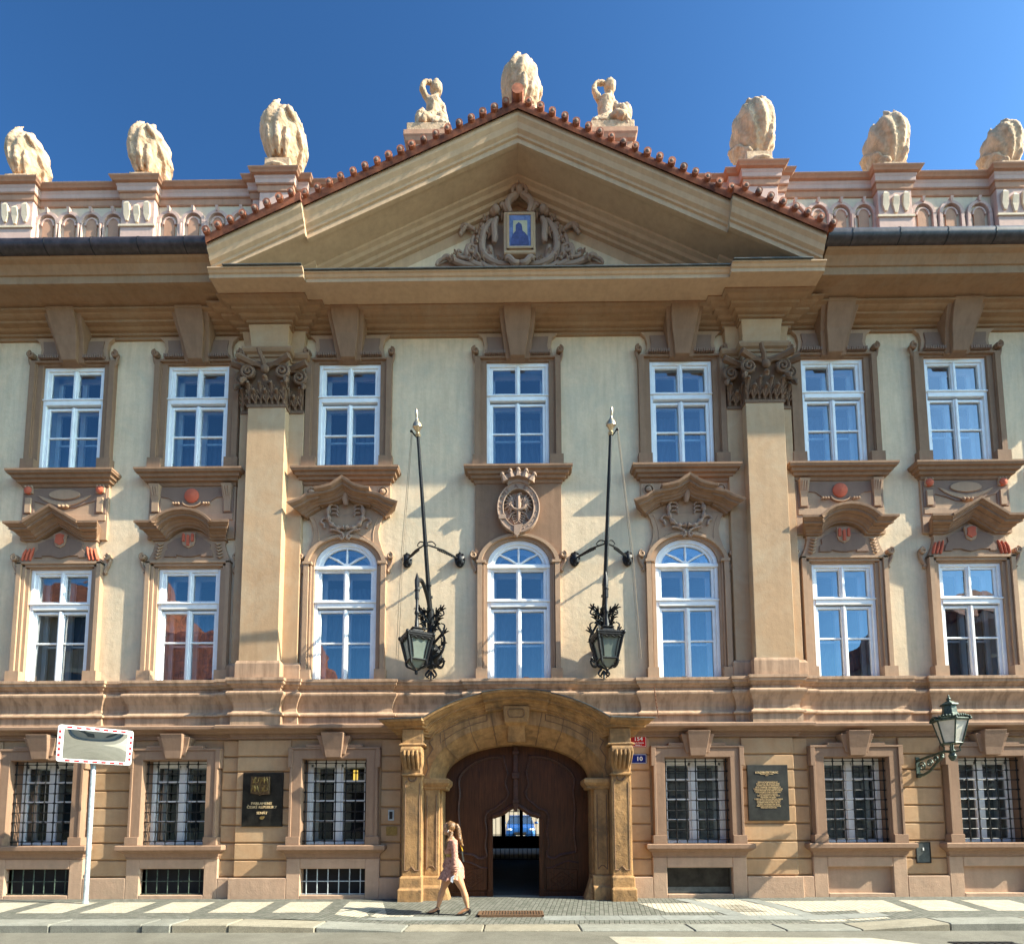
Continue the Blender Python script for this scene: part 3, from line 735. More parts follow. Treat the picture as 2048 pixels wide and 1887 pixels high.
# ================================================================== windows
def bars(mb, w, z0, z1, fr, y0=0.0, s=1.0):
    h = z1-z0; T = lambda f: z1-f*h
    mb.box(-w, -w+.075, y0, y0+.13, z0, z1); mb.box(w-.075, w, y0, y0+.13, z0, z1)
    mb.box(-w+.075, w-.075, y0+.002, y0+.13, T(fr[0]*.55), z1)
    mb.box(-w+.075, w-.075, y0+.002, y0+.13, z0, T(.99))
    zt0, zt1 = T(fr[2]), T(fr[1])
    zm = (zt0+zt1)/2
    mb.box(-w+.072, w-.072, y0-.012, y0+.12, zm-.055, zm+.055)
    mb.box(-w-.004, w+.004, y0-.035, y0+.02, zm+.055, zm+.085)
    # sashes
    for (a, b) in ((T(fr[1])-.0, T(fr[0]*.55)), (z0+.02, T(fr[2]))):
        for s_ in (-1, 1):
            mb.box(*sorted((s_*(w-.075), s_*(w-.145))), y0+.035, y0+.10, a, b)
            mb.box(*sorted((s_*.004, s_*.058)), y0+.02, y0+.10, a, b)
            xa, xb = sorted((s_*.058, s_*(w-.145)))
            mb.box(xa, xb, y0+.036, y0+.10, b-.055, b); mb.box(xa, xb, y0+.036, y0+.10, a, a+.05)
    mb.box(-.022, .022, y0-.004, y0+.03, z0+.02, T(fr[2])); mb.box(-.022, .022, y0-.003, y0+.03, T(fr[1]), T(fr[0]*.55))
    zb = T(fr[3]); mb.box(-w+.14, -.055, y0+.045, y0+.095, zb-.02, zb+.02); mb.box(.055, w-.14, y0+.045, y0+.095, zb-.02, zb+.02)
def inner(mb, w, z0, z1, fr, y):
    h = z1-z0; T = lambda f: z1-f*h; w -= .09
    mb.box(-w, -w+.10, y, y+.05, z0, z1); mb.box(w-.10, w, y, y+.05, z0, z1); mb.box(-.055, .055, y-.01, y+.05, z0, z1)
    mb.box(-w, w, y, y+.05, z1-.16, z1); mb.box(-w, w, y, y+.05, z0, z0+.10)
    zt = (T(fr[2])+T(fr[1]))/2; mb.box(-w, w, y-.012, y+.05, zt-.09, zt+.07)
    zb = T(fr[3]); mb.box(-w, w, y+.01, y+.04, zb-.02, zb+.02)
    # painted box reveals between the two casements
    W = w+.02
    mb.box(-W-.02, -W, .12, y+.05, z0, z1); mb.box(W, W+.02, .12, y+.05, z0, z1); mb.box(-W, W, .12, y+.05, z1-.03, z1); mb.box(-W, W, .12, y+.05, z0, z0+.02)
def room(mb, w, z0, z1, y):
    mb.add([(-w-.3, y, z0-.1), (w+.3, y, z0-.1), (w+.3, y, z1+.1), (-w-.3, y, z1+.1), (-w-.3, y+.9, z0-.1), (w+.3, y+.9, z0-.1), (w+.3, y+.9, z1+.1), (-w-.3, y+.9, z1+.1)],
           [(4, 5, 6, 7), (0, 4, 7, 3), (1, 5, 6, 2), (3, 7, 6, 2), (0, 4, 5, 1)])
def shift(mb, dx): mb.v = [(v[0]+dx, v[1], v[2]) for v in mb.v]; return mb
def part(name, mat, parent, fn, dx=0, **k):
    m = MB(); fn(m); shift(m, dx); return m.build(name, mat, parent, **k)
def curtain_mb(m, w, z0, z1, y):
    n = 40; vs = []
    for i in range(n+1):
        x = -w+2*w*i/n; yy = y+.018*math.sin(i*2.1)+.01*math.sin(i*.9)
        vs += [(x, yy, z0), (x, yy, z1)]
    m.add(vs, [(2*i, 2*i+2, 2*i+3, 2*i+1) for i in range(n)])
def common(win, w, z0, z1, fr, curtain, gz=None, gmat=None):
    def g(m): m.add([(-w+.07, .075, z0), (w-.07, .075, z0), (w-.07, .075, z1-.05), (-w+.07, .075, z1-.05)], [(0, 1, 2, 3)])
    part('pane', gmat or GLASS, win, g); part('inner_window', INNER, win, lambda m: inner(m, w, z0, z1, fr, .30))
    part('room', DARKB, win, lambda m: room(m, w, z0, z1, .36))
    if curtain: part('curtain', CURT, win, lambda m: curtain_mb(m, w+.2, z0-.1, z0+(z1-z0)*curtain, .44))
def ear(m, x, z, y=-.10, r=.075, tail=.34):
    for s in (-1, 1):
        sp = spiral(s*x, z, r, .012, PI*.5 if s > 0 else PI*.5, -s*1.6, 18)
        m.tube([(a, y, b) for a, b in sp], [.030-.012*k/18 for k in range(19)], 6)
        m.lathe([(r*.98, .09), (r*.98, .025), (r*.7, .022)], (s*x, y, z), 12, axis='y')
        m.tube(curve([(s*(x+.06), y+.05, z-.02), (s*(x+.03), y+.05, z-tail*.45), (s*(x-.05), y+.05, z-tail*.85), (s*(x-.02), y+.05, z-tail)], 5), [.034]*15+[.04], 6)
# ---------- second-floor window
FR2 = (.065, .32, .405, .70); Z0, Z1 = 9.67, 12.368
def up_frame(m): bars(m, .726, Z0, Z1, (.058, .29, .37, .64))
F2 = (.058, .29, .37, .64)
m = MB(); up_frame(m); w2 = m.build('window', WHITE, palace, loc=(0, 0, Z0), bevel=.006)
common(w2, .726, Z0, Z1, F2, .60)
def sur2(m):
    for s in (-1, 1):
        m.box(*sorted((s*.876, s*1.0)), -.115, 0, Z0, 12.45); m.box(*sorted((s*.728, s*.856)), -.055, 0, Z0, 12.45)
        m.box(*sorted((s*.856, s*.876)), -.085, 0, Z0, 12.45)
        m.box(*sorted((s*.73, s*1.045)), -.145, 0, Z0, 10.02)
    m.box(-1.0, 1.0, -.117, 0, 12.41, 12.455); m.box(-.9, .9, -.06, 0, 12.37, 12.41)
    ear(m, .985, 12.60, -.13, .082, .42)
part('surround', TRIM, w2, sur2, bevel=.005)
def head2(m):
    L = [(.84, 12.45), (.80, 12.60), (.78, 12.75), (.82, 12.92), (.94, 13.04)]
    m.prism([(-x, z) for x, z in L]+L[::-1], -.085, 0)
part('head_panel', TRIM2, w2, head2, bevel=.005)
def hp2(m):
    for s in (-1, 1): m.prism([(s*.25, 12.56), (s*.72, 12.56), (s*.69, 12.72), (s*.72, 12.93), (s*.25, 12.93)][::s], -.11, -.08)
    for s in (-1, 1):
        for k in range(9):
            x = s*(.30+.055*k); m.box(x-.019, x+.019, -.185, -.08, 12.465, 12.545)
part('head_relief', TRIMD, w2, hp2)
def key2(m):
    loft(m, [(-.165, .165, -.17, 0, 12.36), (-.168, .168, -.22, 0, 12.38), (-.21, .21, -.29, 0, 12.6), (-.26, .26, -.36, 0, 12.85), (-.305, .305, -.47, 0, 13.12), (-.32, .32, -.58, 0, 13.36)])
    loft(m, [(-.27, .27, -.13, 0, 12.375), (-.30, .30, -.17, 0, 12.5), (-.35, .35, -.26, 0, 12.85), (-.41, .41, -.42, 0, 13.18), (-.43, .43, -.5, 0, 13.34)])
part('keystone', TRIM, w2, key2, bevel=.008)
def sill2(m): mould(m, -1.0, 1.0, [(.08, 9.36), (.10, 9.40), (.10, 9.43), (.155, 9.44), (.17, 9.48), (.17, 9.50), (.22, 9.51), (.235, 9.555), (.235, 9.575), (.285, 9.585), (.30, 9.625), (.31, 9.63), (.31, 9.675)])
part('sill', TRIM, w2, sill2)
# ---------- first-floor rectangular frame
Y0, Y1 = 4.76, 7.42; F1 = (.055, .30, .37, .645)
m = MB(); bars(m, .711, Y0, Y1, F1); wa = m.build('window', WHITE, palace, loc=(0, 0, Y0), bevel=.006)
common(wa, .711, Y0, Y1, F1, .72)
def sur1(m, top=True):
    for s in (-1, 1):
        m.box(*sorted((s*.713, s*.79)), -.05, 0, Y0, 7.44); m.box(*sorted((s*.79, s*.85)), -.09, 0, Y0, 7.50); m.box(*sorted((s*.865, s*.96)), -.125, 0, Y0, 7.55)
        m.box(*sorted((s*.845, s*.87)), -.06, 0, Y0, 7.5)
        m.box(*sorted((s*.715, s*1.02)), -.16, 0, Y0, 5.02)
    if top: m.box(-.79, .79, -.05, 0, 7.42, 7.45); m.box(-.85, .85, -.09, 0, 7.45, 7.51); m.box(-.96, .96, -.125, 0, 7.51, 7.56)
    ear(m, 1.06, 7.68, -.09, .075, .38)
part('surround', TRIM2, wa, sur1, bevel=.005)
def body1(m):
    L = [(.95, 7.56), (.90, 7.66), (.84, 7.8), (.80, 7.95), (.82, 8.10)]
    m.prism([(-x, z) for x, z in L]+L[::-1], -.085, 0)
    m.box(-1.0, 1.0, -.055, 0, 8.1, 9.38); m.box(-.96, .96, -.075, 0, 8.55, 8.70)
part('body_panel', TRIM2, wa, body1, bevel=.006)
HP = [(0, -.005), (.13, 0), (.13, .04), (.17, .05), (.19, .09), (.25, .12), (.25, .145), (.34, .155), (.34, .205), (.38, .215), (.385, .235), (.43, .25), (.435, .305), (0, .33)]
def flare_run(m, path, prof, lat=.75):
    k = len(m.v); m.run(path, prof)
    n = len(prof); N = len(path)
    for i, (p, u) in enumerate(prof):
        for j, sg in ((0, -1), (N-1, 1)):
            v = m.v[k+j*n+i]; m.v[k+j*n+i] = (v[0]+sg*max(0, p-.13)*lat, v[1], v[2])
base_w1 = wa
wb = copy_tree(wa, palace)
def hoodA(m): flare_run(m, [(-.84, 8.05), (-.56, 8.05, 0), (-.50, 8.07, .02), (0, 8.37, .05), (.50, 8.07, .02), (.56, 8.05), (.84, 8.05)], HP)
part('hood', TRIM, wa, hoodA, bevel=.004)
def darkA(m):
    m.prism([(-.60, 7.66), (-.42, 7.66), (-.42, 7.70), (-.22, 7.70), (0, 7.64), (.22, 7.70), (.42, 7.70), (.42, 7.66), (.60, 7.66), (.56, 7.80), (.50, 7.86), (.52, 7.98), (.34, 8.06), (0, 8.16), (-.34, 8.06), (-.52, 7.98), (-.50, 7.86), (-.56, 7.80)], -.115, -.08)
    # swag and cartouche of the spandrel panel
    m.prism([(-.96, 9.32), (-.70, 9.32), (-.52, 9.34), (.52, 9.34), (.70, 9.32), (.96, 9.32), (.96, 8.72), (.70, 8.72), (.70, 9.02), (.45, 8.95), (.25, 8.86), (-.25, 8.86), (-.45, 8.95), (-.70, 9.02), (-.70, 8.72), (-.96, 8.72)][::-1], -.075, -.05)
part('dark_panel', TRIMD, wa, darkA, bevel=.004)
def cartA(m):
    m.prism(arc(0, 9.17, .36, .12, 0, 2*PI, 20)[:-1], -.10, -.07)
    m.prism([(-.08, 8.84), (.08, 8.84), (.14, 8.90), (.30, 8.95), (.5, 9.05), (.62, 9.16), (.5, 9.12), (.30, 9.04), (0, 8.98), (-.3, 9.04), (-.5, 9.12), (-.62, 9.16), (-.5, 9.05), (-.3, 8.95), (-.14, 8.90)], -.095, -.07)
    for s in (-1, 1):
        m.box(*sorted((s*.73, s*.93)), -.11, -.06, 9.2, 9.34); m.box(*sorted((s*.76, s*.90)), -.105, -.06, 8.74, 9.10)
        for q in range(3): m.ball((s*(.76+.07*q), -.10, 9.36), .03)
    for q in (-1, 0, 1): m.ball((q*.09, -.11, 8.88), .038)
    m.prism([(-.13, 8.02), (-.15, 8.20), (0, 8.26), (.15, 8.20), (.13, 8.02), (.10, 7.93), (0, 7.88), (-.10, 7.93)], -.14, -.10)
part('cartouche', TRIM2, wa, cartA, bevel=.006)
def redA(m):
    m.prism([(-.08, 8.17), (0, 8.20), (.10, 8.18), (.08, 8.10), (.10, 8.0), (0, 7.94), (-.10, 8.0), (-.08, 8.10)], -.165, -.135)
    for s in (-1, 1):
        m.lathe([(.085, .04), (.085, -.02), (.05, -.04), (.0, -.05)], (s*.83, -.11, 9.24+.03), 16, axis='y')
        for q in range(3):
            x = s*(.64+.085*q); m.tube([(x+s*.05, -.10, 7.60), (x+s*.01, -.105, 7.75), (x-s*.03, -.10, 7.90-.02*q)], [.026, .034, .018], 6)
part('red_relief', RED, wa, redA, smooth=True)
# type B
def hoodB(m): flare_run(m, [(-.84, 8.04), (-.54, 8.04)]+[(.50*math.sin(t), 8.06+.26*(math.cos(t)-math.cos(1.25))/(1-math.cos(1.25))*1.0, .03) for t in [(-1.25+2.5*i/10) for i in range(11)]]+[(.54, 8.04), (.84, 8.04)], HP)
part('hood', TRIM, wb, hoodB, bevel=.004)
def darkB(m):
    m.prism([(-.56, 7.66), (-.28, 7.66), (-.28, 7.70), (-.10, 7.66), (.10, 7.66), (.28, 7.70), (.28, 7.66), (.56, 7.66), (.53, 7.80), (.48, 7.84), (.50, 7.95), (.30, 8.09), (0, 8.14), (-.30, 8.09), (-.50, 7.95), (-.48, 7.84), (-.53, 7.80)], -.115, -.08)
    m.prism([(-.96, 9.33), (.96, 9.33), (.96, 8.72), (.72, 8.72), (.72, 9.10), (.55, 9.08), (.42, 8.98), (.26, 8.95), (.12, 8.86), (-.12, 8.86), (-.26, 8.95), (-.42, 8.98), (-.55, 9.08), (-.72, 9.10), (-.72, 8.72), (-.96, 8.72)][::-1], -.075, -.05)
part('dark_panel', TRIMD, wb, darkB, bevel=.004)
def cartB(m):
    m.prism([(-.15, 8.22), (.15, 8.22), (.15, 8.0), (.12, 7.92), (0, 7.85), (-.12, 7.92), (-.15, 8.0)], -.14, -.10)
    for s in (-1, 1):
        loft(m, [(s*.83-.08, s*.83+.08, -.10, -.04, 8.74), (s*.83-.08, s*.83+.08, -.11, -.04, 9.0), (s*.83-.10, s*.83+.10, -.13, -.04, 9.1), (s*.83-.11, s*.83+.11, -.17, -.04, 9.3), (s*.83-.12, s*.83+.12, -.19, -.04, 9.36)])
        for q in (-.055, 0, .055): m.tube([(s*.83+q, -.12, 9.1), (s*.83+q, -.18, 9.3)], .02, 6)
        for q in range(5): m.tube([(s*(.66+.015*q)-.08, -.10, 7.98-.075*q), (s*(.66+.015*q), -.12, 7.93-.075*q), (s*(.66+.015*q)+.08, -.10, 7.98-.075*q)], [.012, .03, .012], 6)
        for q in range(3): m.ball((s*(.29+.06*q), -.10, 8.93), .03)
    m.tube([(x, -.09, z) for x, z in arc(0, 8.98, .21, .12, PI, 2*PI, 12)], .018, 6)
part('cartouche', TRIM2, wb, cartB, bevel=.005)
def redB(m):
    for q in (-1, 0, 1): m.prism([(q*.10-.03, 8.0-.1*(q == 0)), (q*.10+.03, 8.0-.1*(q == 0)), (q*.10+.03, 8.16-.03*(q == 0)), (q*.10, 8.19-.03*(q == 0)), (q*.10-.03, 8.16-.03*(q == 0))], -.165, -.135)
    m.lathe([(.165, .06), (.165, -.0), (.12, -.025), (.0, -.04)], (0, -.10, 9.12), 24, axis='y')
part('red_relief', RED, wb, redB, smooth=True)
# ---------- arched windows
SP = 7.43
def arched(m):
    bars(m, .711, Y0, SP, (.04, .30, .375, .66))
    o = arc(0, SP, .711, .60, 0, PI, 28); i_ = arc(0, SP, .62, .51, 0, PI, 28); m.strip(o, i_, 0, .13)
    j_ = arc(0, SP+.0, .555, .45, 0, PI, 28); m.strip([(x, z) for x, z in i_], j_, .035, .10)
    m.box(-.715, .715, -.03, .12, SP-.06, SP+.01); m.box(-.60, .60, .03, .10, SP+.005, SP+.06)
    for a in (38, 90, 142):
        t = math.radians(a); m.tube([(0, .06, SP+.05), (.56*math.cos(t)*.5, .055, SP+.05+.23*math.sin(t)), (.56*math.cos(t), .06, SP+.02+.45*math.sin(t))], [.02, .03, .02], 6)
    m.lathe([(.07, .05), (.07, -.01), (.0, -.02)], (0, .05, SP+.05), 12, axis='y')
m = MB(); arched(m); wc = m.build('window', WHITE, palace, loc=(0, 0, Y0), bevel=.005)
FC = (.04, .30, .375, .66)
common(wc, .711, Y0, SP, FC, .72)
part('fanlight_pane', GLASS, wc, lambda m: m.prism([(-.66, SP)]+arc(0, SP, .66, .55, 0, PI, 20)[::-1][1:-1]+[(.66, SP)], .070, .074))
part('inner_arch', INNER, wc, lambda m: (m.strip(arc(0, SP, .62, .52, 0, PI, 20), arc(0, SP, .50, .40, 0, PI, 20), .26, .31), m.box(-.6, .6, .26, .31, SP-.02, SP+.05)))
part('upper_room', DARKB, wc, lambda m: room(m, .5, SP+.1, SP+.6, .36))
def surC(m):
    for s in (-1, 1):
        m.box(*sorted((s*.713, s*.77)), -.05, 0, Y0, 7.46); m.box(*sorted((s*.77, s*.80)), -.08, 0, Y0, 7.46); m.box(*sorted((s*.82, s*.93)), -.12, 0, Y0, 7.50)
        m.box(*sorted((s*.80, s*.82)), -.05, 0, Y0, 7.5); m.box(*sorted((s*.715, s*.96)), -.155, 0, Y0, 5.02)
        m.box(*sorted((s*.75, s*.95)), -.135, 0, 7.46, 7.52)
    m.strip(arc(0, SP, .93, .72, .05, PI-.05, 32), arc(0, SP, .84, .66, .05, PI-.05, 32), -.12, 0)
    m.strip(arc(0, SP, .84, .66, .02, PI-.02, 32), arc(0, SP, .715, .605, .02, PI-.02, 32), -.05, 0)
    ear(m, 1.02, 7.66, -.09, .075, .38)
part('surround', TRIM2, wc, surC, bevel=.004)
wd = copy_tree(wc, palace)
def bodyC(m):
    L = [(.93, 7.42), (.92, 7.60), (.84, 7.8), (.76, 8.05), (.74, 8.25), (.80, 8.48), (.88, 8.62)]
    A = arc(0, SP, .92, .715, 0, PI, 24)
    m.prism([(x, z) for x, z in L][::-1]+[(.93, 7.42)]+A[1:-1]+[(-.93, 7.42)]+[(-x, z) for x, z in L][1:], -.07, 0)
    m.box(-1.0, 1.0, -.05, 0, 8.6, 9.38)
    inner_ = [(.62, 7.98), (.62, 8.2), (.68, 8.45), (.74, 8.58)]
    for s in (-1, 1): m.tube([(s*x, -.07, z) for x, z in inner_], .014, 5)
    m.tube([(x, -.07, z) for x, z in arc(0, 7.55, .75, .68, .62, PI-.62, 16)], .014, 5)
    for s in (-1, 1):
        m.lathe([(.13, .04), (.13, -.0), (.10, -.01), (.10, .01), (.07, .01), (.06, -.03), (0, -.05)], (s*.82, -.06, 9.2), 18, axis='y')
part('body_panel', TRIM2, wc, bodyC, bevel=.005)
HC = [(0, -.005), (.14, 0), (.14, .04), (.18, .05), (.20, .09), (.25, .11), (.25, .13), (.33, .14), (.33, .185), (.36, .195), (.40, .22), (.41, .275), (0, .30)]
def hoodC(m):
    flare_run(m, [(-.90, 8.55), (-.80, 8.64), (-.70, 8.71), (-.585, 8.77)], HC, .6); k = len(m.v)
    flare_run(m, [(.585, 8.77), (.70, 8.71), (.80, 8.64), (.90, 8.55)], HC, .6)
    m.run([(-.58, 8.80, .06), (-.35, 8.84, .06), (-.15, 8.90, .06), (0, 9.0, .07), (.15, 8.90, .06), (.35, 8.84, .06), (.58, 8.80, .06)], HC)
part('hood', TRIM, wc, hoodC, bevel=.004)
def cartC(m):
    for s in (-1, 1):
        m.tube([(s*x, -.12, z) for x, z in curve([(.10, 8.98), (.25, 8.98), (.36, 8.85), (.40, 8.62), (.34, 8.42), (.18, 8.30), (.02, 8.31)], 6)], [.045+.016*math.sin(k*1.3) for k in range(37)], 8)
        m.tube([(s*x, -.10, z) for x, z in curve([(.38, 8.85), (.48, 8.92), (.56, 8.86), (.52, 8.80)], 5)], [.028]*15+[.01], 6)
        m.tube([(s*x, -.10, z) for x, z in curve([(.38, 8.5), (.50, 8.54), (.57, 8.46), (.50, 8.40), (.48, 8.30)], 5)], [.03]*20+[.01], 6)
        for q in range(3): m.tube([(s*x, -.10, z) for x, z in curve([(.33, 8.86-.1*q), (.22, 8.84-.09*q), (.18, 8.76-.09*q)], 5)], [.022]*10+[.008], 5)
        m.tube([(s*x, -.13, z) for x, z in curve([(.34, 8.26), (.20, 8.24), (.06, 8.16), (.04, 8.06), (.10, 8.03)], 5)], [.02, .03]*10+[.01], 6)
        sp = spiral(s*.10, 8.1, .06, .01, PI/2, s*1.2, 12); m.tube([(x, -.13, z) for x, z in sp], .018, 5)
    m.tube([(0, -.12, 8.85), (0, -.17, 8.95), (.02, -.2, 9.05), (0, -.18, 9.12)], [.05, .075, .06, .02], 8)
    for s in (-1, 1): m.tube([(0, -.14, 8.92), (s*.09, -.18, 9.02), (s*.10, -.16, 8.94)], [.03, .03, .01], 6)
part('cartouche', REL, wc, cartC, smooth=True)
# centre window: flat panel with belt-framed medallion
def bodyD(m):
    A = arc(0, SP, .92, .715, 0, PI, 24)
    m.prism([(.985, 9.40), (.985, 7.52), (.93, 7.50)]+A[1:-1]+[(-.93, 7.50), (-.985, 7.52), (-.985, 9.40)], -.06, 0)
part('body_panel', TRIM, wd, bodyD, bevel=.005)
def medal(m):
    cz = 8.71
    m.strip(arc(0, cz, .475, .585, 0, 2*PI, 48), arc(0, cz, .345, .44, 0, 2*PI, 48), -.19, -.05)
    m.tube([(x, -.19, z) for x, z in arc(0, cz, .468, .578, 0, 2*PI, 48)], .018, 6, cap=False)
    m.tube([(x, -.19, z) for x, z in arc(0, cz, .352, .448, 0, 2*PI, 48)], .014, 6, cap=False)
    m.prism(arc(0, cz, .36, .45, 0, 2*PI, 36)[:-1], -.08, -.05)
    # eagle relief
    m.tube([(0, -.10, cz-.35), (0, -.13, cz-.1), (0, -.15, cz+.12), (0, -.15, cz+.26), (.02, -.16, cz+.34)], [.02, .05, .07, .045, .03], 8)
    m.tube([(0, -.16, cz+.31), (.07, -.17, cz+.35), (.08, -.16, cz+.31)], [.03, .022, .008], 6)
    for s in (-1, 1):
        for q in range(7):
            a = math.radians(62-q*20); L = .25 if q < 5 else .2
            x0_, z0_ = s*.10, cz+.10; x1_, z1_ = s*(.10+L*math.cos(a)*.9), cz+.10+L*math.sin(a)*1.15
            m.tube([(x0_, -.12, z0_), ((x0_+x1_)/2, -.15, (z0_+z1_)/2+.012), (x1_, -.12, z1_)], [.030, .036, .014], 6)
        for q in range(4):
            m.tube([(x, -.12, z) for x, z in curve([(0, cz-.10-.06*q), (s*.06, cz-.15-.06*q), (s*(.13-.015*q), cz-.16-.055*q), (s*(.15-.02*q), cz-.21-.05*q)], 4)], [.018]*12+[.008], 5)
        m.tube([(x, -.12, z) for x, z in curve([(s*.05, cz-.06), (s*.16, cz-.12), (s*.22, cz-.22), (s*.26, cz-.24)], 4)], [.026]*12+[.012], 6)
    m.tube([(x, -.17, z) for x, z in arc(0, cz+.10, .17, .14, PI*1.04, PI*1.96, 14)], [.01]+[.03]*13+[.01], 6)
    for q in range(5): m.tube([(-.07+.035*q, -.16, cz+.17), (-.09+.045*q, -.17, cz+.235)], [.014, .008], 5)
    m.tube([(-.08, -.165, cz+.165), (.08, -.165, cz+.165)], .018, 6)
    # belt end and buckle
    m.prism([(-.10, cz-.42), (.09, cz-.40), (.02, cz-.62), (-.04, cz-.68), (-.10, cz-.62)], -.22, -.12)
    m.box(-.44, -.28, -.215, -.15, cz-.27, cz-.17)
    for q in range(5):
        t = math.radians(-12-15*q); m.ball((.41*math.cos(t), -.19, cz+.51*math.sin(t)), .016)
    # crown
    m.strip([(x, z) for x, z in arc(0, 9.14, .25, .16, PI*.86, PI*.14, 12)], [(x, z) for x, z in arc(0, 9.24, .27, .16, PI*.86, PI*.14, 12)], -.23, -.08)
    m.strip([(x, z) for x, z in arc(0, 9.24, .27, .16, PI*.86, PI*.14, 12)], [(x*1.25, z+.03) for x, z in arc(0, 9.30, .29, .18, PI*.86, PI*.14, 12)], -.27, -.1)
    for q in range(5):
        x = -.36+.18*q; z = 9.54-.55*x*x*1.6
        m.ball((x, -.30, z), .048); m.tube([(x*.8, -.26, z-.14), (x, -.3, z)], [.085, .03], 6)
        for s in (-1, 1): m.ball((x+s*.035, -.30, z-.03), .024)
medal_o = part('medallion', REL, wd, medal, smooth=True)
def letters(m):
    cz = 8.71; T = 'VERNE A STALE'; a0, a1 = math.radians(183), math.radians(12)
    for k, ch in enumerate(T):
        if ch == ' ': continue
        t = a0+(a1-a0)*k/(len(T)-1)
        text_mb(m, ch, .125, .41*math.cos(t), -.192, cz+.512*math.sin(t), .008, rot=t-PI/2)
part('motto', TRIMD, wd, letters, fix=False)
# ---------- place copies
def vary(win):
    r_ = random.Random(int(abs(win.location.x)*37+win.location.z*11)+5)
    for ch in kids(win):
        if ch.name.startswith('pane'): ch.rotation_euler = (r_.uniform(-.012, .012), 0, r_.uniform(-.012, .012))
        if ch.name.startswith('curtain'): ch.scale.z = r_.choice([1.0, 1.0, .78, 1.22, 1.0, .55])
wd.location.x = XC[4]
first = {}
for i, x in enumerate(XC):
    if i == 4: copy_up = w2
    if i != 4: copy_tree(w2, palace, (x, 0, 0))
for x in (XC[3],): copy_tree(wc, palace, (x, 0, 0))
wc.location.x += XC[5]
for i in (1, ): copy_tree(wa, palace, (XC[i], 0, 0))
wa.location.x += XC[7]
for i in (0, 2, 8): copy_tree(wb, palace, (XC[i], 0, 0))
wb.location.x += XC[6]
for w_ in [o for o in kids(palace) if o.name.startswith('window')]: vary(w_)
# ---------- ground-floor windows
def gbars(m):
    w = .69; a, b = 1.15, 3.0
    m.box(-w, -w+.07, .17, .26, a, b); m.box(w-.07, w, .17, .26, a, b); m.box(-w, w, .171, .26, b-.07, b); m.box(-w, w, .171, .26, a, a+.08); m.box(-.055, .055, .16, .25, a, b)
    for s in (-1, 1):
        xa, xb = sorted((s*.055, s*(w-.07)))
        m.box(*sorted((s*(w-.07), s*(w-.12))), .19, .24, a, b); m.box(*sorted((s*.055, s*.10)), .19, .24, a, b)
        m.box(xa, xb, .19, .24, b-.14, b-.07)
        for z in (1.66, 2.11, 2.55): m.box(xa, xb, .195, .235, z-.018, z+.018)
m = MB(); gbars(m); wg = m.build('window', WHITE, palace, loc=(0, 0, 1.15), bevel=.004)
part('pane', GLASS2, wg, lambda m: m.add([(-.65, .225, 1.2), (.65, .225, 1.2), (.65, .225, 2.95), (-.65, .225, 2.95)], [(0, 1, 2, 3)]))
def ginner(m):
    m.box(-.62, -.52, .42, .46, 1.15, 3.0); m.box(.52, .62, .42, .46, 1.15, 3.0); m.box(-.05, .05, .42, .46, 1.15, 3.0); m.box(-.62, .62, .42, .46, 2.85, 3.0); m.box(-.62, .62, .42, .46, 1.15, 1.25)
    m.box(-.68, -.66, .26, .46, 1.15, 3.0); m.box(.66, .68, .26, .46, 1.15, 3.0)
part('inner_window', INNER, wg, ginner)
part('room', DARK, wg, lambda m: room(m, .7, 1.15, 3.0, .47))
def greveal(m):
    m.box(-.76, -.70, -.10, .30, 1.1, 3.06); m.box(.70, .76, -.10, .30, 1.1, 3.06); m.box(-.70, .70, -.10, .30, 3.0, 3.06); m.box(-.70, .70, -.10, .30, 1.09, 1.15)
def gsur(m):
    greveal(m)
    for s in (-1, 1):
        m.box(*sorted((s*.705, s*.90)), -.16, 0, 1.15, 3.21); m.box(*sorted((s*.90, s*.955)), -.185, 0, 1.15, 2.82); m.box(*sorted((s*.90, s*1.0)), -.185, 0, 2.82, 3.215)
        m.box(*sorted((s*.704, s*1.0)), -.20, 0, 1.15, 1.33)
    m.box(-.90, .90, -.161, 0, 3.01, 3.212); m.box(-1.0, 1.0, -.186, 0, 3.215, 3.26); m.box(-.62, .62, -.187, 0, 3.26, 3.32)
part('surround', LTRIM, wg, gsur, bevel=.006)
def gkey(m):
    loft(m, [(-.165, .165, -.24, 0, 3.03), (-.19, .19, -.26, 0, 3.2), (-.235, .235, -.33, 0, 3.5), (-.24, .24, -.35, 0, 3.56)])
    loft(m, [(-.24, .24, -.20, 0, 3.10), (-.30, .30, -.21, 0, 3.3), (-.36, .36, -.25, 0, 3.5)])
part('keystone', LTRIM, wg, gkey, bevel=.008)
def gsill(m):
    mould(m, -1.0, 1.0, [(.12, .90), (.14, .93), (.15, .97), (.20, 1.0), (.24, 1.03), (.24, 1.04), (.265, 1.05), (.27, 1.13), (.25, 1.15)])
    m.box(-1.0, 1.0, -.12, 0, .86, .90)
part('sill', LTRIM, wg, gsill)
gr = MB()
for k in range(7):
    x = -.66+.22*k; gr.tube([(x, -.02, 1.13), (x, -.02, 3.02)], .013, 6)
for k in range(9):
    z = 1.23+.212*k; gr.tube([(-.70, -.02, z), (.70, -.02, z)], .011, 6)
    for q in range(7): gr.box(-.66+.22*q-.019, -.66+.22*q+.019, -.038, -.002, z-.017, z+.017)
gr.build('grille', IRON, wg)
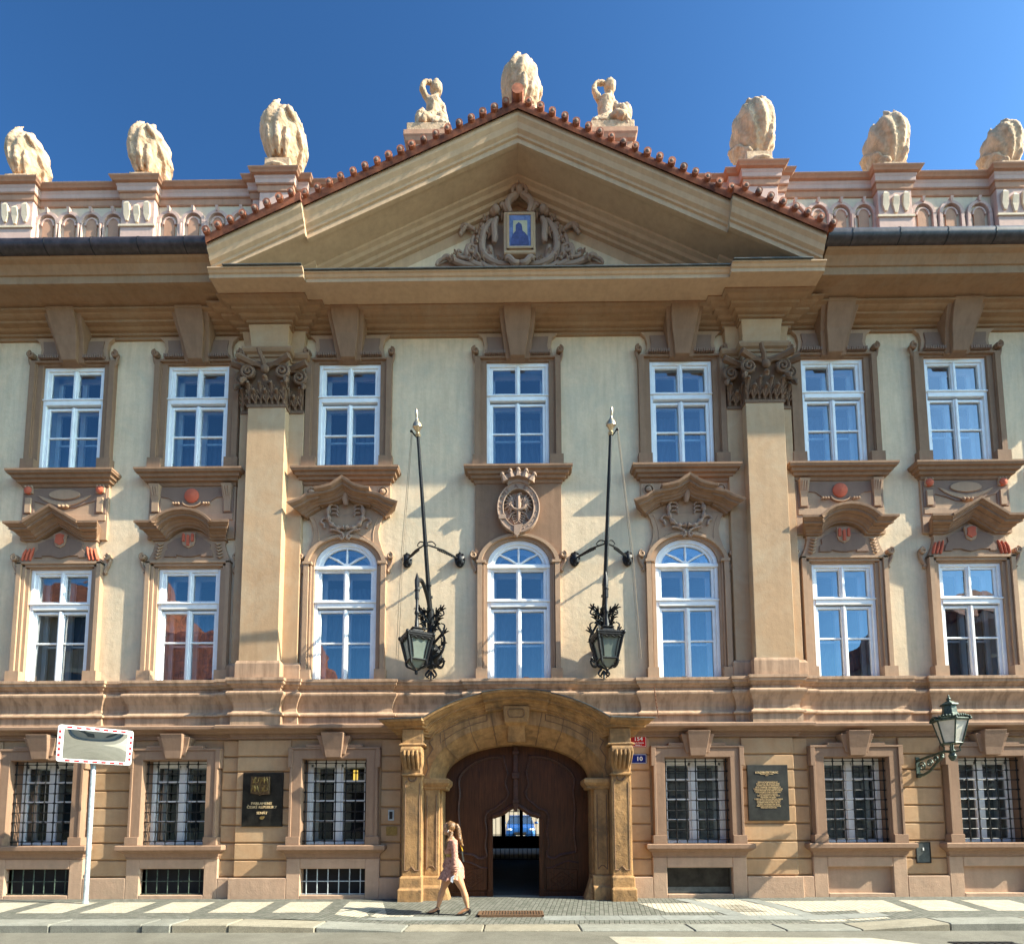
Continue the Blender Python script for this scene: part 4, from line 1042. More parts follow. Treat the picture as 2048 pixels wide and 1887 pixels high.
for i, x in enumerate(XG):
    if i == 4: continue
    c = copy_tree(wg, palace, (x, -.08 if -6 < x < 6 else 0, 0))
    if i > 3: bl = MB(); 
    if i in (5, 6):
        for k in range(60): bl.box(x-.5, x+.5, .33, .334, 1.2+.028*k, 1.213+.028*k)
        bl.build('blind', BLIND, c)
    if i == 3:
        lm = MB()
        for q in (-.18, .22): lm.tube([(x+q, .62, 2.58), (x+q, .62, 2.84)], .055, 10)
        lo = lm.build('lit_lamp', MATS.get('lamp_glow') or simple('lamp_glow', (1, .75, .2), .5), c)
        _b = MATS['lamp_glow'].node_tree.nodes['Principled BSDF'] if 'Principled BSDF' in MATS['lamp_glow'].node_tree.nodes else None
        if _b: _b.inputs['Emission Color'].default_value = (1, .62, .10, 1); _b.inputs['Emission Strength'].default_value = .45
wg.location += Vector((XG[4], -.08, 0))
bl = MB()
for k in range(60): bl.box(XG[4]-.5, XG[4]+.5, .25, .254, 1.2+.028*k, 1.213+.028*k)
ORIG[wg.name] = Vector((XG[4], -.08, 1.15)); bl.build('blind', BLIND, wg)
# ================================================================== portal
portal = MB(); cx = PXC
Af = arc(cx, 2.56, 1.88, 1.17, 0, PI, 36); Ab = arc(cx, 2.56, 1.62, .80, 0, PI, 36)
def cz(x): return 3.46+(4.07-3.46)-(3.2-math.sqrt(max(0, 3.2**2-(x-cx)**2)))
top = [(x, cz(x)+.12) for x, z in Af]
portal.strip(Af, top, -.30, .0)
for s_ in (-1, 1):
    portal.box(*sorted((cx+s_*1.86, cx+s_*2.01)), -.299, 0, 2.50, 3.62)
po = portal.build('portal', SAND, palace, bevel=.01)
m = MB(); n = len(Af)
v = [(x, -.30, z) for x, z in Af]+[(x, .12, z) for x, z in Ab]+[(x, .46, z) for x, z in Ab]
m.add(v, [(i, i+1, n+i+1, n+i) for i in range(n-1)]+[(n+i, n+i+1, 2*n+i+1, 2*n+i) for i in range(n-1)])
m.build('arch_soffit', SAND, po, smooth=True)
m = MB()
for s in (-1, 1):
    X = lambda a, b: sorted((cx+s*a, cx+s*b))
    m.box(*X(1.62, 2.05), -.16, .46, .4, 2.56)
    m.box(*X(1.98, 2.46), -.30, .05, .4, 3.6)
m.build('portal_jamb', SAND, po, bevel=.01)
for s in (-1, 1):
    X = lambda a, b: sorted((cx+s*a, cx+s*b))
    m = MB(); m.box(*X(2.0, 2.40), -.50, -.28, .50, 2.62)
    pier = m.build('pier', SAND, po, bevel=.012)
    m = MB()
    xa, xb = X(2.05, 2.35)
    for (a, b, c, d) in ((xa, xa, .62, 2.45), (xb, xb, .62, 2.45)): m.tube([(a, -.501, c), (b, -.501, d)], .008, 4)
    m.tube([(xa, -.503, .62), (xa+.08, -.503, .62), (xa+.15, -.503, .70), (xb-.08, -.503, .62), (xb, -.503, .62)], .012, 4)
    m.tube([(x, -.505, z) for x, z in arc(cx+s*2.2, 2.58, .085, .09, PI, 2*PI, 10)], .018, 5)
    m.tube([(xa, -.503, 2.45), (xa+.04, -.503, 2.5)], .012, 4)
    m.build('panel_groove', CAPM, pier)
    m = MB(); m.box(*X(1.66, 1.97), -.30, -.14, .50, 2.34)
    xa, xb = X(1.72, 1.92)
    ip = m.build('inner_pilaster', SAND, po, bevel=.012)
    m = MB(); xa, xb = X(1.64, 2.0); mould(m, xa, xb, [(.30, 2.32), (.33, 2.34), (.335, 2.38), (.37, 2.41), (.40, 2.46), (.40, 2.53), (.37, 2.56), (.2, 2.57)], y1=.3)
    m.build('impost', SAND, ip, bevel=.006)
    m = MB(); xa, xb = X(1.72, 1.92)
    for (a, b) in ((xa, xa), (xb, xb)): m.tube([(a, -.303, .62), (b, -.303, 2.2)], .010, 4)
    m.tube([(xa, -.303, .62), (xa+.07, -.303, .70), (xb-.07, -.303, .70), (xb, -.303, .62)], .010, 4)
    m.build('panel_groove', CAPM, ip)
    m = MB(); xa, xb = X(1.97, 2.44)
    loft(m, [(xa-.02, xb+.02, -.68, 0, -.2), (xa-.02, xb+.02, -.67, 0, .24), (xa, xb, -.60, 0, .27), (xa, xb, -.58, 0, .48), (xa+.02, xb-.02, -.52, 0, .51)])
    xa, xb = X(1.60, 1.99)
    loft(m, [(xa, xb, -.52, .3, -.2), (xa, xb, -.48, .3, .26), (xa, xb, -.40, .3, .30), (xa, xb, -.38, .3, .48), (xa, xb, -.34, .3, .50)])
    # leaning guard stone
    a0, a1 = cx+s*1.60, cx+s*1.36
    m.add([(a0, -.50, -.2), (a1, -.46, -.2), (a1, .0, -.2), (a0, .1, -.2), (a0, -.33, .44), (cx+s*1.57, -.31, .44), (cx+s*1.57, .0, .44), (a0, .0, .44)], [(0, 1, 5, 4), (1, 2, 6, 5), (2, 3, 7, 6), (3, 0, 4, 7), (4, 5, 6, 7), (0, 3, 2, 1)])
    m.build('pier_base', SAND, po, bevel=.02)
    # scrolled console
    m = MB(); xa, xb = X(1.99, 2.42)
    loft(m, [(xa+.05, xb-.05, -.52, -.28, 2.60), (xa+.03, xb-.03, -.53, -.28, 2.68), (xa+.03, xb-.03, -.545, -.28, 2.76), (xa, xb, -.60, -.28, 2.86), (xa-.01, xb+.01, -.68, -.28, 2.98), (xa-.01, xb+.01, -.73, -.28, 3.08), (xa-.01, xb+.01, -.72, -.28, 3.16), (xa, xb, -.66, -.28, 3.21)])
    con = m.build('console', SAND, po, bevel=.015)
    m = MB()
    for q in (-.13, -.045, .045, .13): m.tube([(cx+s*2.205+q, y, z) for y, z in ((-.55, 2.74), (-.60, 2.84), (-.68, 2.94), (-.735, 3.04), (-.735, 3.12))], [.02, .035, .04, .04, .025], 7)
    for sd in (X(1.99, 2.42)):
        m.tube([(sd, -.60+.10*math.cos(t)*(1-t/14), 3.08+.10*math.sin(t)*(1-t/14)) for t in [i*.5 for i in range(22)]], .022, 6)
    xa, xb = X(2.0, 2.41); mould(m, xa+.02, xb-.02, [(.52, 2.60), (.56, 2.61), (.56, 2.64), (.52, 2.66)], y1=-.3)
    m.build('console_flute', SAND, con, smooth=True)
    m = MB(); xa, xb = X(1.98, 2.42); m.box(xa, xb, -.54, -.28, 3.27, 3.60); mould(m, xa, xb, [(.54, 3.22), (.60, 3.23), (.61, 3.26), (.57, 3.29), (.54, 3.30)], y1=-.28)
    m.build('pier_block', SAND, po, bevel=.01)
m = MB(); loft(m, [(cx-.20, cx+.20, -.10, 0, 3.37), (cx-.185, cx+.185, -.31, 0, 3.34+.36), (cx-.255, cx+.255, -.42, 0, 3.76), (cx-.29, cx+.29, -.50, 0, 4.10)])
ks = m.build('portal_keystone', SAND, po, bevel=.015)
m = MB()
oct_ = [(-.13, 3.86), (-.17, 3.90), (-.18, 3.98), (-.14, 4.03), (.14, 4.03), (.18, 3.98), (.17, 3.90), (.13, 3.86), (-.13, 3.86)]
m.tube([(cx+x, -.455-(z-3.86)*.25, z) for x, z in oct_], .008, 4); m.build('panel_groove', CAPM, ks)
m = MB()
for s in (-1, 1):
    for a, b in ((.42, .62), (.9, .9)):
        pass
    t0, t1 = 1.25, .62
    o = [(cx+s*2.02*math.cos(t), 2.56+1.32*math.sin(t)) for t in [t0+(t1-t0)*i/14 for i in range(15)]]
    i_ = [(x, min(cz(x)-.06, z+.30)) for x, z in o]
    m.tube([(x, -.302, z) for x, z in o+i_[::-1]+[o[0]]], .008, 4)
    for t in (1.30, 1.02, .62):
        m.tube([(cx+s*1.86*math.cos(t), -.302, 2.56+1.16*math.sin(t)), (cx+s*(1.86*math.cos(t)+.07), -.302, min(cz(cx+1.9*math.cos(t)), 2.56+1.16*math.sin(t)+.55))], .006, 4)
        m.tube([(cx+s*1.86*math.cos(t), -.29, 2.56+1.16*math.sin(t)), (cx+s*1.61*math.cos(t), .12, 2.56+.79*math.sin(t))], .008, 4)
    m.tube([(cx+s*x, -.302, z) for x, z in ((1.95, 2.62), (1.90, 2.78), (1.93, 3.0), (1.80, 3.2), (1.88, 3.36), (1.80, 3.42))], .012, 5)
m.build('voussoir_joint', CAPM, po)
def cpath():
    P = [(cx-2.42, 3.46, -.04), (cx-2.0, 3.47, .06), (cx-1.86, 3.44, .0)]
    for i in range(1, 10): x = -1.86+(1.86-.66)*i/9; P.append((cx+x, cz(cx+x)-.0, 0))
    P += [(cx-.655, cz(cx-.655), .07)]
    for i in range(1, 8): x = -.655+1.31*i/8; P.append((cx+x, cz(cx+x), .07))
    P += [(cx+.655, cz(cx+.655), .07), (cx+.66, cz(cx+.66), 0)]
    for i in range(8, 0, -1): x = .66+(1.86-.66)*(9-i)/9; P.append((cx+x, cz(cx+x), 0))
    P += [(cx+1.86, 3.44, 0), (cx+2.0, 3.47, .06), (cx+2.42, 3.46, -.04)]
    return P
PC = [(.25, -.02), (.34, 0), (.34, .045), (.38, .05), (.40, .09), (.47, .12), (.47, .145), (.56, .155), (.56, .20), (.61, .21), (.67, .245), (.68, .265), (.73, .27), (.745, .315), (0, .36)]
m = MB(); flare_run(m, cpath(), PC, .75); m.build('portal_cornice', SAND, po, bevel=.006)
m = MB(); flare_run(m, cpath(), [(.70, .318), (.755, .318), (.755, .335), (0, .385)], .78); m.build('lead_cap', FLASH, po)
# steps at the threshold
m = MB(); m.box(cx-1.6, cx+1.6, -.35, 1.3, -.4, -.03); m.build('threshold', SLAB, po, bevel=.01)
# ---- gate leaves
WX0, WX1 = -.615, .44; wz = 1.74
og = curve([(WX0, 1.70), (WX0+.05, 1.735), (WX0+.2, 1.78), (WX0+.38, 1.90), (-.088, 1.955), (WX1-.38, 1.90), (WX1-.2, 1.78), (WX1-.05, 1.735), (WX1, 1.70)], 4)
Ad = arc(cx, 2.54, 1.64, .83, 0, PI, 32)
k = len(og)//2; ka = len(Ad)//2
leafL = [(WX0, -.08)]+og[:k+1]+Ad[ka:]+[(cx-1.64, -.08)]
leafR = [(WX1, -.08), (cx+1.64, -.08)]+Ad[:ka+1]+og[k:]
for nm, P, s in (('l', leafL, -1), ('r', leafR, 1)):
    m = MB(); m.prism(P, .42, .50); lf = m.build('gate_leaf', WOOD, palace, bevel=.006)
    ci = (WX0 if s < 0 else WX1)
    m = MB()
    A = lambda a: cx+s*a
    # carved frames of the panel
    def cv(pts, r=.028, y=.405): m.tube([(x, y, z) for x, z in curve(pts, 5)], r, 6)
    outer = [(A(.30), 3.12), (A(.62), 3.10), (A(.92), 3.0), (A(1.18), 2.82), (A(1.32), 2.6), (A(1.30), 2.3), (A(1.33), 1.9), (A(1.30), 1.4), (A(1.34), 1.0), (A(1.28), .93), (A(1.0), .88), (A(.85), .80), (A(.68), .86), (A(.72), 1.1), (A(.68), 1.4), (A(.72), 1.7), (A(.66), 1.86), (A(.50), 1.93), (A(.36), 2.05), (A(.24), 2.15), (A(.20), 2.3), (A(.26), 2.5), (A(.22), 2.75), (A(.28), 3.0), (A(.30), 3.12)]
    cv(outer); cv([(x*.96+A(.76)*.04+s*.0, z*.97+.055) for x, z in outer], .012)
    for (x, z) in outer[::2]:
        m.ball((x, .405, z), .034, sy=.5); m.tube([(x-.04, .41, z+.03), (x, .40, z), (x+.045, .41, z-.03)], [.008, .02, .008], 5)
    cv([(A(.66), .60), (A(.80), .60), (A(.95), .67), (A(1.15), .74), (A(1.38), .70)], .022)
    m.build('carving', DWOOD, lf, smooth=True)
    m = MB(); xa, xb = sorted((A(.66), A(1.36))); m.prism([(xa, .10), (xb, .10), (xb, .60), (xa, .56)] if s < 0 else [(xa, .10), (xb, .10), (xb, .56), (xa, .60)], .395, .43)
    mx = (xa+xb)/2; 
    m.build('lower_panel', WOOD, lf, bevel=.012)
    m = MB(); d = [(mx, .14), (mx+.26, .33), (mx, .52), (mx-.26, .33), (mx, .14)]
    m.tube([(x, .395, z) for x, z in d], .012, 5); m.tube([(mx+(x-mx)*.5, .395, .33+(z-.33)*.5) for x, z in d], .010, 5)
    for q in (-1, 1): m.tube([(mx+q*.30, .395, .14), (mx-q*.30, .395, .52)], .007, 4)
    m.build('lozenge_carving', WOOD, lf)
    m = MB(); m.box(*sorted((ci-s*.005, ci+s*.10)), .37, .47, -.075, 1.70); m.box(*sorted((ci-s*.012, ci+s*.12)), .35, .47, -.08, .12)
    m.box(*sorted((A(.55), A(1.58))), .40, .44, -.075, .06)
    m.build('wicket_jamb', WOOD, lf, bevel=.008)
m = MB(); m.tube([(x, .37, z+.03) for x, z in og], .055, 7); m.tube([(x, .40, z+.085) for x, z in og], .016, 6); gh = m.build('wicket_arch', WOOD, palace, smooth=True)
m = MB(); m.box(-.145, -.035, .31, .44, 1.98, 3.33); m.box(-.165, -.015, .28, .44, 3.16, 3.24); m.box(-.175, -.005, .27, .44, 2.60, 2.74); m.box(-.165, -.015, .28, .44, 2.05, 2.13)
loft(m, [(-.12, -.06, .30, .44, 1.86), (-.165, -.015, .27, .44, 2.05)]); m.build('gate_post', DWOOD, palace, bevel=.01)
# ---- passage behind the gate
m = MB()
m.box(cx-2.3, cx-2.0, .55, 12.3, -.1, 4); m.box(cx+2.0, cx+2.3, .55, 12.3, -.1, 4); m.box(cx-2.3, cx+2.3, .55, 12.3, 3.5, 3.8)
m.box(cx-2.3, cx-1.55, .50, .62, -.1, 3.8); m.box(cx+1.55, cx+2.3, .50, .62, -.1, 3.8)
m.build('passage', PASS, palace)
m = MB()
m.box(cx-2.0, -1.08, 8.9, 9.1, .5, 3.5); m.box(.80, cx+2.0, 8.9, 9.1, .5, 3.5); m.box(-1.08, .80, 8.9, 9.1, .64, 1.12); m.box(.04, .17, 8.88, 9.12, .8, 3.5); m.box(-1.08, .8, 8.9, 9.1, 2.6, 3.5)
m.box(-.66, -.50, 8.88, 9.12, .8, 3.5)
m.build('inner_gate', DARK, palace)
m = MB()
for q in range(15):
    x = -1.1+.155*q; m.tube([(x, 7.0, .32), (x, 7.0, 2.6)], .012, 5)
for z in (1.2, .9, .36, 2.0): m.tube([(-2.0, 7.0, z), (1.9, 7.0, z)], .014, 5)
for q in (-.5, -.3, .0, .25): m.tube([(x+q, 7.0, z) for x, z in spiral(0, 2.1, .11, .02, 0, 1.3)], .012, 5)
m.build('passage_grille', IRON, palace)
# ================================================================== pediment relief
rx = .06
m = MB()
m.box(rx-.37, rx+.37, -.36, -.05, 14.78, 15.84)
rel = m.build('picture_surround', RAKE, palace, bevel=.02)
m = MB(); m.box(rx-.24, rx+.26, -.38, -.36, 14.92, 15.72); m.build('picture', simple('faded_blue_painting', (.10, .15, .30), .6, 0, .25, 9, 0, col2=(.16, .20, .38)), rel)
m = MB()
for (a, b, c, d) in ((rx-.30, rx-.24, 14.86, 15.78), (rx+.26, rx+.32, 14.86, 15.78)): m.box(a, b, -.40, -.35, c, d)
m.box(rx-.30, rx+.32, -.401, -.35, 14.86, 14.92); m.box(rx-.30, rx+.32, -.401, -.35, 15.72, 15.78); m.build('picture_frame', PIL, rel, bevel=.006)
m = MB(); m.box(rx-.15, rx+.18, -.384, -.379, 15.20, 15.58); m.build('painted_ground', simple('pale_ochre_paint', (.45, .40, .26), .7, 0, .1, 9, 0), rel)
m = MB(); m.prism([(rx-.20, 14.96), (rx+.22, 14.96), (rx+.20, 15.16), (rx+.12, 15.27), (rx+.07, 15.31), (rx+.05, 15.47), (rx-.02, 15.53), (rx-.09, 15.46), (rx-.09, 15.31), (rx-.16, 15.22), (rx-.20, 15.1)], -.389, -.385)
m.build('painted_figure', simple('dark_blue_paint', (.05, .06, .16), .7, 0, .3, 14, 0), rel)
m = MB()
def cs(pts, r, y=-.14, n=6, taper=True):
    for s in (-1, 1):
        c = curve(pts, n); N = len(c); m.tube([(rx+s*x, y, z) for x, z in c], [r*(1-.5*abs(2*i/(N-1)-1)**3 if taper else 1) for i in range(N)], 8)
cs([(.16, 14.70), (.46, 14.72), (.74, 14.86), (.88, 15.10), (.86, 15.45), (.72, 15.75), (.62, 15.86)], .085, -.16)
cs([(.14, 14.62), (.52, 14.62), (.88, 14.78), (1.02, 15.05), (1.0, 15.4), (.9, 15.6), (.86, 15.8), (.95, 15.78)], .06, -.12)
cs([(1.0, 15.6), (1.12, 15.4), (1.10, 15.1), (1.02, 14.95)], .05, -.12)
cs([(1.02, 15.16), (1.16, 15.22), (1.22, 15.11), (1.13, 15.04), (1.08, 15.11)], .045, -.16)
cs([(1.22, 15.25), (1.26, 15.02), (1.12, 14.80), (.88, 14.70)], .07, -.14)
cs([(1.0, 14.72), (1.30, 14.76), (1.55, 14.86), (1.72, 14.96), (1.84, 14.90)], .065, -.13)
cs([(1.12, 14.90), (1.34, 14.90), (1.46, 14.98), (1.44, 15.08), (1.36, 15.04)], .04, -.16)
cs([(1.78, 14.94), (1.92, 14.86), (1.98, 14.76)], .04, -.12)
cs([(1.05, 15.62), (1.2, 15.72), (1.32, 15.74), (1.36, 15.66), (1.3, 15.6)], .06, -.14)
cs([(.52, 15.85), (.60, 15.65), (.58, 15.35), (.60, 15.2)], .08, -.22)
cs([(.66, 15.9), (.60, 15.98), (.50, 15.98)], .09, -.24)
cs([(.20, 15.88), (.28, 16.05), (.24, 16.2), (.10, 16.32), (.0, 16.40)], .085, -.30)
cs([(.30, 15.92), (.38, 16.10), (.46, 16.06)], .06, -.28)
cs([(.0, 14.62), (.12, 14.60), (.24, 14.72), (.34, 14.70)], .07, -.30)
for (x_, z_, r_) in ((.96, 15.3, .09), (.92, 14.9, .10), (.98, 15.55, .08), (.72, 15.0, .08), (.70, 15.5, .08), (1.15, 14.86, .08), (.5, 14.82, .07), (1.6, 14.86, .07), (.80, 15.86, .08), (.45, 16.0, .09), (.34, 14.8, .06), (1.5, 15.0, .06)):
    for s in (-1, 1):
        for q in range(4):
            a = q*1.57+x_*9; m.tube([(rx+s*x_, -.13, z_), (rx+s*(x_+r_*.8*math.cos(a)), -.22, z_+r_*.8*math.sin(a)), (rx+s*(x_+r_*1.5*math.cos(a+.5)), -.14, z_+r_*1.5*math.sin(a+.5))], [r_*.3, r_*.42, .008], 6)
m.prism([(rx+x_, z_) for x_, z_ in ((-1.0, 14.2), (1.0, 14.2), (1.12, 14.7), (.98, 15.1), (1.0, 15.5), (.8, 15.85), (.5, 16.0), (.25, 16.2), (0, 16.3), (-.25, 16.2), (-.5, 16.0), (-.8, 15.85), (-1.0, 15.5), (-.98, 15.1), (-1.12, 14.7))], -.05, .01)
m.prism([(rx+x_, z_) for x_, z_ in ((-2.2, 14.2), (2.2, 14.2), (2.1, 14.75), (1.5, 15.08), (.9, 15.35), (-.9, 15.35), (-1.5, 15.08), (-2.1, 14.75))], -.042, .01)
for q in range(9):
    a = math.radians(200-q*27.5); m.ball((rx+.17*math.cos(a), -.36, 16.38+.13*math.sin(a)), .05)
m.ball((rx, -.34, 16.42), .10, sz=1.2); m.ball((rx, -.38, 16.60), .05)
for s in (-1, 1):
    for q in range(5): m.ball((rx+s*(1.28+.03*q), -.17, 15.70-.05*q), .05)
    m.tube([(rx+s*.70, -.12, 15.2), (rx+s*.66, -.12, 14.8), (rx+s*.5, -.12, 14.6)], [.07, .09, .06], 7)
    m.ball((rx+s*.56, -.28, 15.98), .10)
m.build('cartouche', REL, rel, smooth=True)
# ================================================================== attic sculpture
def urn(cx_, cy, z0, sc=1.0, label='', plinth=False, rotz=0.0, seed=0, parent_group='sculpted urns along the roof parapet'):
    r = random.Random(seed)
    t = empty('urn', (cx_, cy, z0), label, 'urn', parent_group)
    m = MB(); zb = z0
    if plinth:
        m2 = MB(); m2.lathe([(.47, 0), (.50, .05), (.47, .11), (.40, .16), (.36, .18)], (cx_, cy, z0), 20); m2.box(cx_-.30, cx_+.30, cy-.30, cy+.30, z0+.17, z0+.42)
        m2.build('urn_foot', STAT, t, bevel=.01); zb = z0+.40
    else:
        m2 = MB(); m2.box(cx_-.28, cx_+.28, cy-.28, cy+.28, z0, z0+.14); m2.build('urn_foot', STAT, t, bevel=.01); zb = z0+.12
    # shell-ribbed body
    prof = [(.16, 0), (.21, .05), (.19, .12), (.27, .26), (.38, .48), (.455, .74), (.455, .95), (.40, 1.13), (.30, 1.27), (.20, 1.36)]
    k0 = len(m.v); m.lathe([(a*sc, b*sc) for a, b in curve(prof, 3)], (cx_, cy, zb), 72, rib=9, ribd=.055)
    for i in range(k0, len(m.v)):       # twist the gadroons
        v = m.v[i]; h = (v[2]-zb)/sc; a = h*.75*(1 if rotz < 1.5 else -1)+rotz; dx, dy = v[0]-cx_, v[1]-cy
        m.v[i] = (cx_+dx*math.cos(a)-dy*math.sin(a), cy+dx*math.sin(a)+dy*math.cos(a), v[2])
    for q in range(11):
        a = 2*PI*q/11+rotz; rr = (.30 if q % 2 else .20)*sc; tw = .5 if rotz < 1.5 else -.5
        m.tube([(cx_+rr*math.cos(a), cy+rr*math.sin(a), zb+1.10*sc), (cx_+rr*1.0*math.cos(a+tw*.5), cy+rr*math.sin(a+tw*.5), zb+1.28*sc), (cx_+rr*.7*math.cos(a+tw), cy+rr*.7*math.sin(a+tw), zb+(1.40+.12*r.random())*sc)], [.085*sc, .06*sc, .012*sc], 6)
    # drapery falling round the bowl
    for q in range(4):
        a0 = rotz+.5+q*.28; pts = []
        for k in range(12):
            u = k/11; a = a0-PI*.55+u*1.9; rad = (.50-.24*u**1.6)*sc; pts.append((cx_+rad*math.cos(a), cy+rad*math.sin(a), zb+(1.02-.98*u-.07*q*(1-u))*sc))
        m.tube(pts, [.05*sc+.02*math.sin(k*1.7+q) for k in range(12)], 6)
    for q in range(3):
        a = -PI/2+rotz*.5+(q-1)*.5; m.tube([(cx_+.42*sc*math.cos(a), cy+.42*sc*math.sin(a), zb+.62*sc), (cx_+.36*sc*math.cos(a), cy+.36*sc*math.sin(a), zb+.35*sc), (cx_+.25*sc*math.cos(a), cy+.25*sc*math.sin(a), zb+.1*sc)], [.05*sc, .09*sc, .04*sc], 6)
    sculpt('urn_body', m, STAT, t, voxel=.020, smooth=1, disp=.03, dscale=.07)
    return t
ztop = 16.99
urn(-11.98, .02, ztop, .92, 'weathered sandstone urn on the parapet at the far left of the roof', False, .3, 1)
urn(-8.98, .02, ztop, 1.0, 'sandstone urn on the left parapet, above the second window column', False, .1, 2)
urn(-5.70, .0, ztop, 1.10, 'tall sandstone urn on a round plinth at the left foot of the pediment', True, .2, 3)
urn(5.74, .0, ztop, 1.08, 'shaded sandstone urn on a round plinth at the right foot of the pediment', True, 2.6, 4)
urn(8.95, .02, ztop, 1.0, 'dark sandstone urn on the right parapet, second from the right', False, 2.8, 5)
urn(11.72, .02, ztop, .86, 'small sandstone urn on the parapet at the far right of the roof', False, 2.9, 6)
m = MB(); m.box(.06-.36, .06+.36, -.95, -.3, 16.9, 17.75); m.build('apex_pedestal', SALM, palace, bevel=.01)
urn(.10, -.60, 17.75, .98, 'flame-topped sandstone urn on the apex of the pediment', False, 1.4, 7)
def statue(c, s, label):
    # pedestal with wavy cap belongs to the building
    m = MB(); z0 = 15.9; m.box(c-.46, c+.46, -.72, .1, z0, 17.30)
    mould(m, c-.46, c+.46, [(.72, 17.12), (.76, 17.16), (.78, 17.24), (.80, 17.28), (.80, 17.40), (.7, 17.42)], y1=.15)
    m.build('statue_pedestal', SALM, palace, bevel=.01)
    t = empty('statue', (c, -.4, 17.42), label, 'statue', 'reclining statues on the pediment slopes')
    m = MB(); m.prism([(c-.50, 17.42), (c-.2, 17.39), (c+.2, 17.43), (c+.50, 17.42), (c+.50, 17.66), (c-.50, 17.66)], -.74, .05); m.build('plinth', STAT, t, bevel=.015)
    m = MB(); P = lambda x, y, z: (c+x*.88, -.38+y, 17.62+z*1.2)
    def TT(pts, rs, seg=8):
        c = curve([tuple(p) for p in pts], 3); n_ = len(c); q = len(rs)-1
        m.tube(c, [1.0*(rs[min(int(k/(n_-1)*q), q-1)]*(1-(k/(n_-1)*q-min(int(k/(n_-1)*q), q-1)))+rs[min(int(k/(n_-1)*q), q-1)+1]*(k/(n_-1)*q-min(int(k/(n_-1)*q), q-1))) for k in range(n_)], seg+4)
    if s < 0:
        TT([P(.06, 0, .12), P(.04, -.02, .32), P(.06, 0, .55), P(.10, 0, .80), P(.12, 0, .92)], [.21, .185, .165, .20, .10], 12)
        TT([P(.13, -.02, .88), P(.15, -.04, 1.0)], [.075, .07], 8); m.ball(P(.16, -.06, 1.12), .14, sz=1.2, seg=12, rings=8); m.ball(P(.10*(1 if s < 0 else .2), .04, 1.22), .13)
        TT([P(-.06, -.06, .84), P(-.20, -.16, .98), P(-.16, -.14, 1.14), P(.02, -.10, 1.22)], [.075, .07, .055, .045], 8)
        TT([P(.28, 0, .84), P(.36, .02, .62), P(.40, -.05, .40), P(.36, -.12, .24)], [.08, .07, .06, .05], 8)
        TT([P(.02, -.10, .14), P(-.20, -.24, .32), P(-.28, -.26, .10), P(-.32, -.3, .02)], [.14, .12, .085, .06], 10)
        TT([P(.12, -.12, .14), P(-.02, -.3, .18), P(-.18, -.34, .06)], [.13, .11, .08], 10)
        TT([P(.25, -.05, .5), P(.36, -.1, .25), P(.42, -.22, .02), P(.40, -.34, -.16)], [.12, .15, .12, .08], 8)
        TT([P(.10, .1, 1.15), P(.22, .12, .9), P(.3, .1, .6)], [.08, .09, .07], 8)
    else:
        TT([P(.0, 0, .12), P(-.04, -.02, .32), P(-.10, 0, .55), P(-.08, 0, .78), P(-.04, 0, .90)], [.21, .19, .17, .20, .10], 12)
        TT([P(-.03, -.02, .86), P(.0, -.04, .98)], [.075, .07], 8); m.ball(P(.02, -.06, 1.10), .14, sz=1.2, seg=12, rings=8); m.ball(P(.10*(1 if s < 0 else .2), .04, 1.22), .13)
        TT([P(-.26, -.04, .82), P(-.42, -.12, .94), P(-.36, -.12, 1.10), P(-.14, -.1, 1.14)], [.075, .07, .055, .05], 8)
        TT([P(.12, 0, .80), P(.22, -.08, .58), P(.30, -.16, .40)], [.08, .07, .06], 8)
        TT([P(.05, -.08, .16), P(.26, -.24, .36), P(.36, -.28, .14), P(.40, -.32, .0)], [.15, .13, .10, .08], 10)
        TT([P(.30, -.1, .5), P(.40, -.2, .42), P(.42, -.26, .2), P(.38, -.3, -.06)], [.09, .12, .10, .07], 8)
        TT([P(-.06, -.14, .14), P(.14, -.32, .16), P(.32, -.36, .04)], [.14, .12, .09], 10)
        TT([P(.0, .08, 1.18), P(.10, .1, .95), P(.12, .1, .65)], [.07, .08, .07], 8)
    for q in range(6):
        sx = -s; TT([P(sx*(.05+.07*q)*1.0, -.12, .42-.05*q), P(sx*(.12+.07*q), -.26, .22-.02*q), P(sx*(.14+.06*q), -.34, .02)], [.05, .06, .04])
    sculpt('figure', m, STAT, t, voxel=.02, smooth=3, disp=.05, dscale=.08)
statue(-2.03, -1, 'sandstone figure reclining with a raised arm on the left slope of the pediment')
statue(2.20, 1, 'sandstone figure with an elbow flung out on the right slope of the pediment')
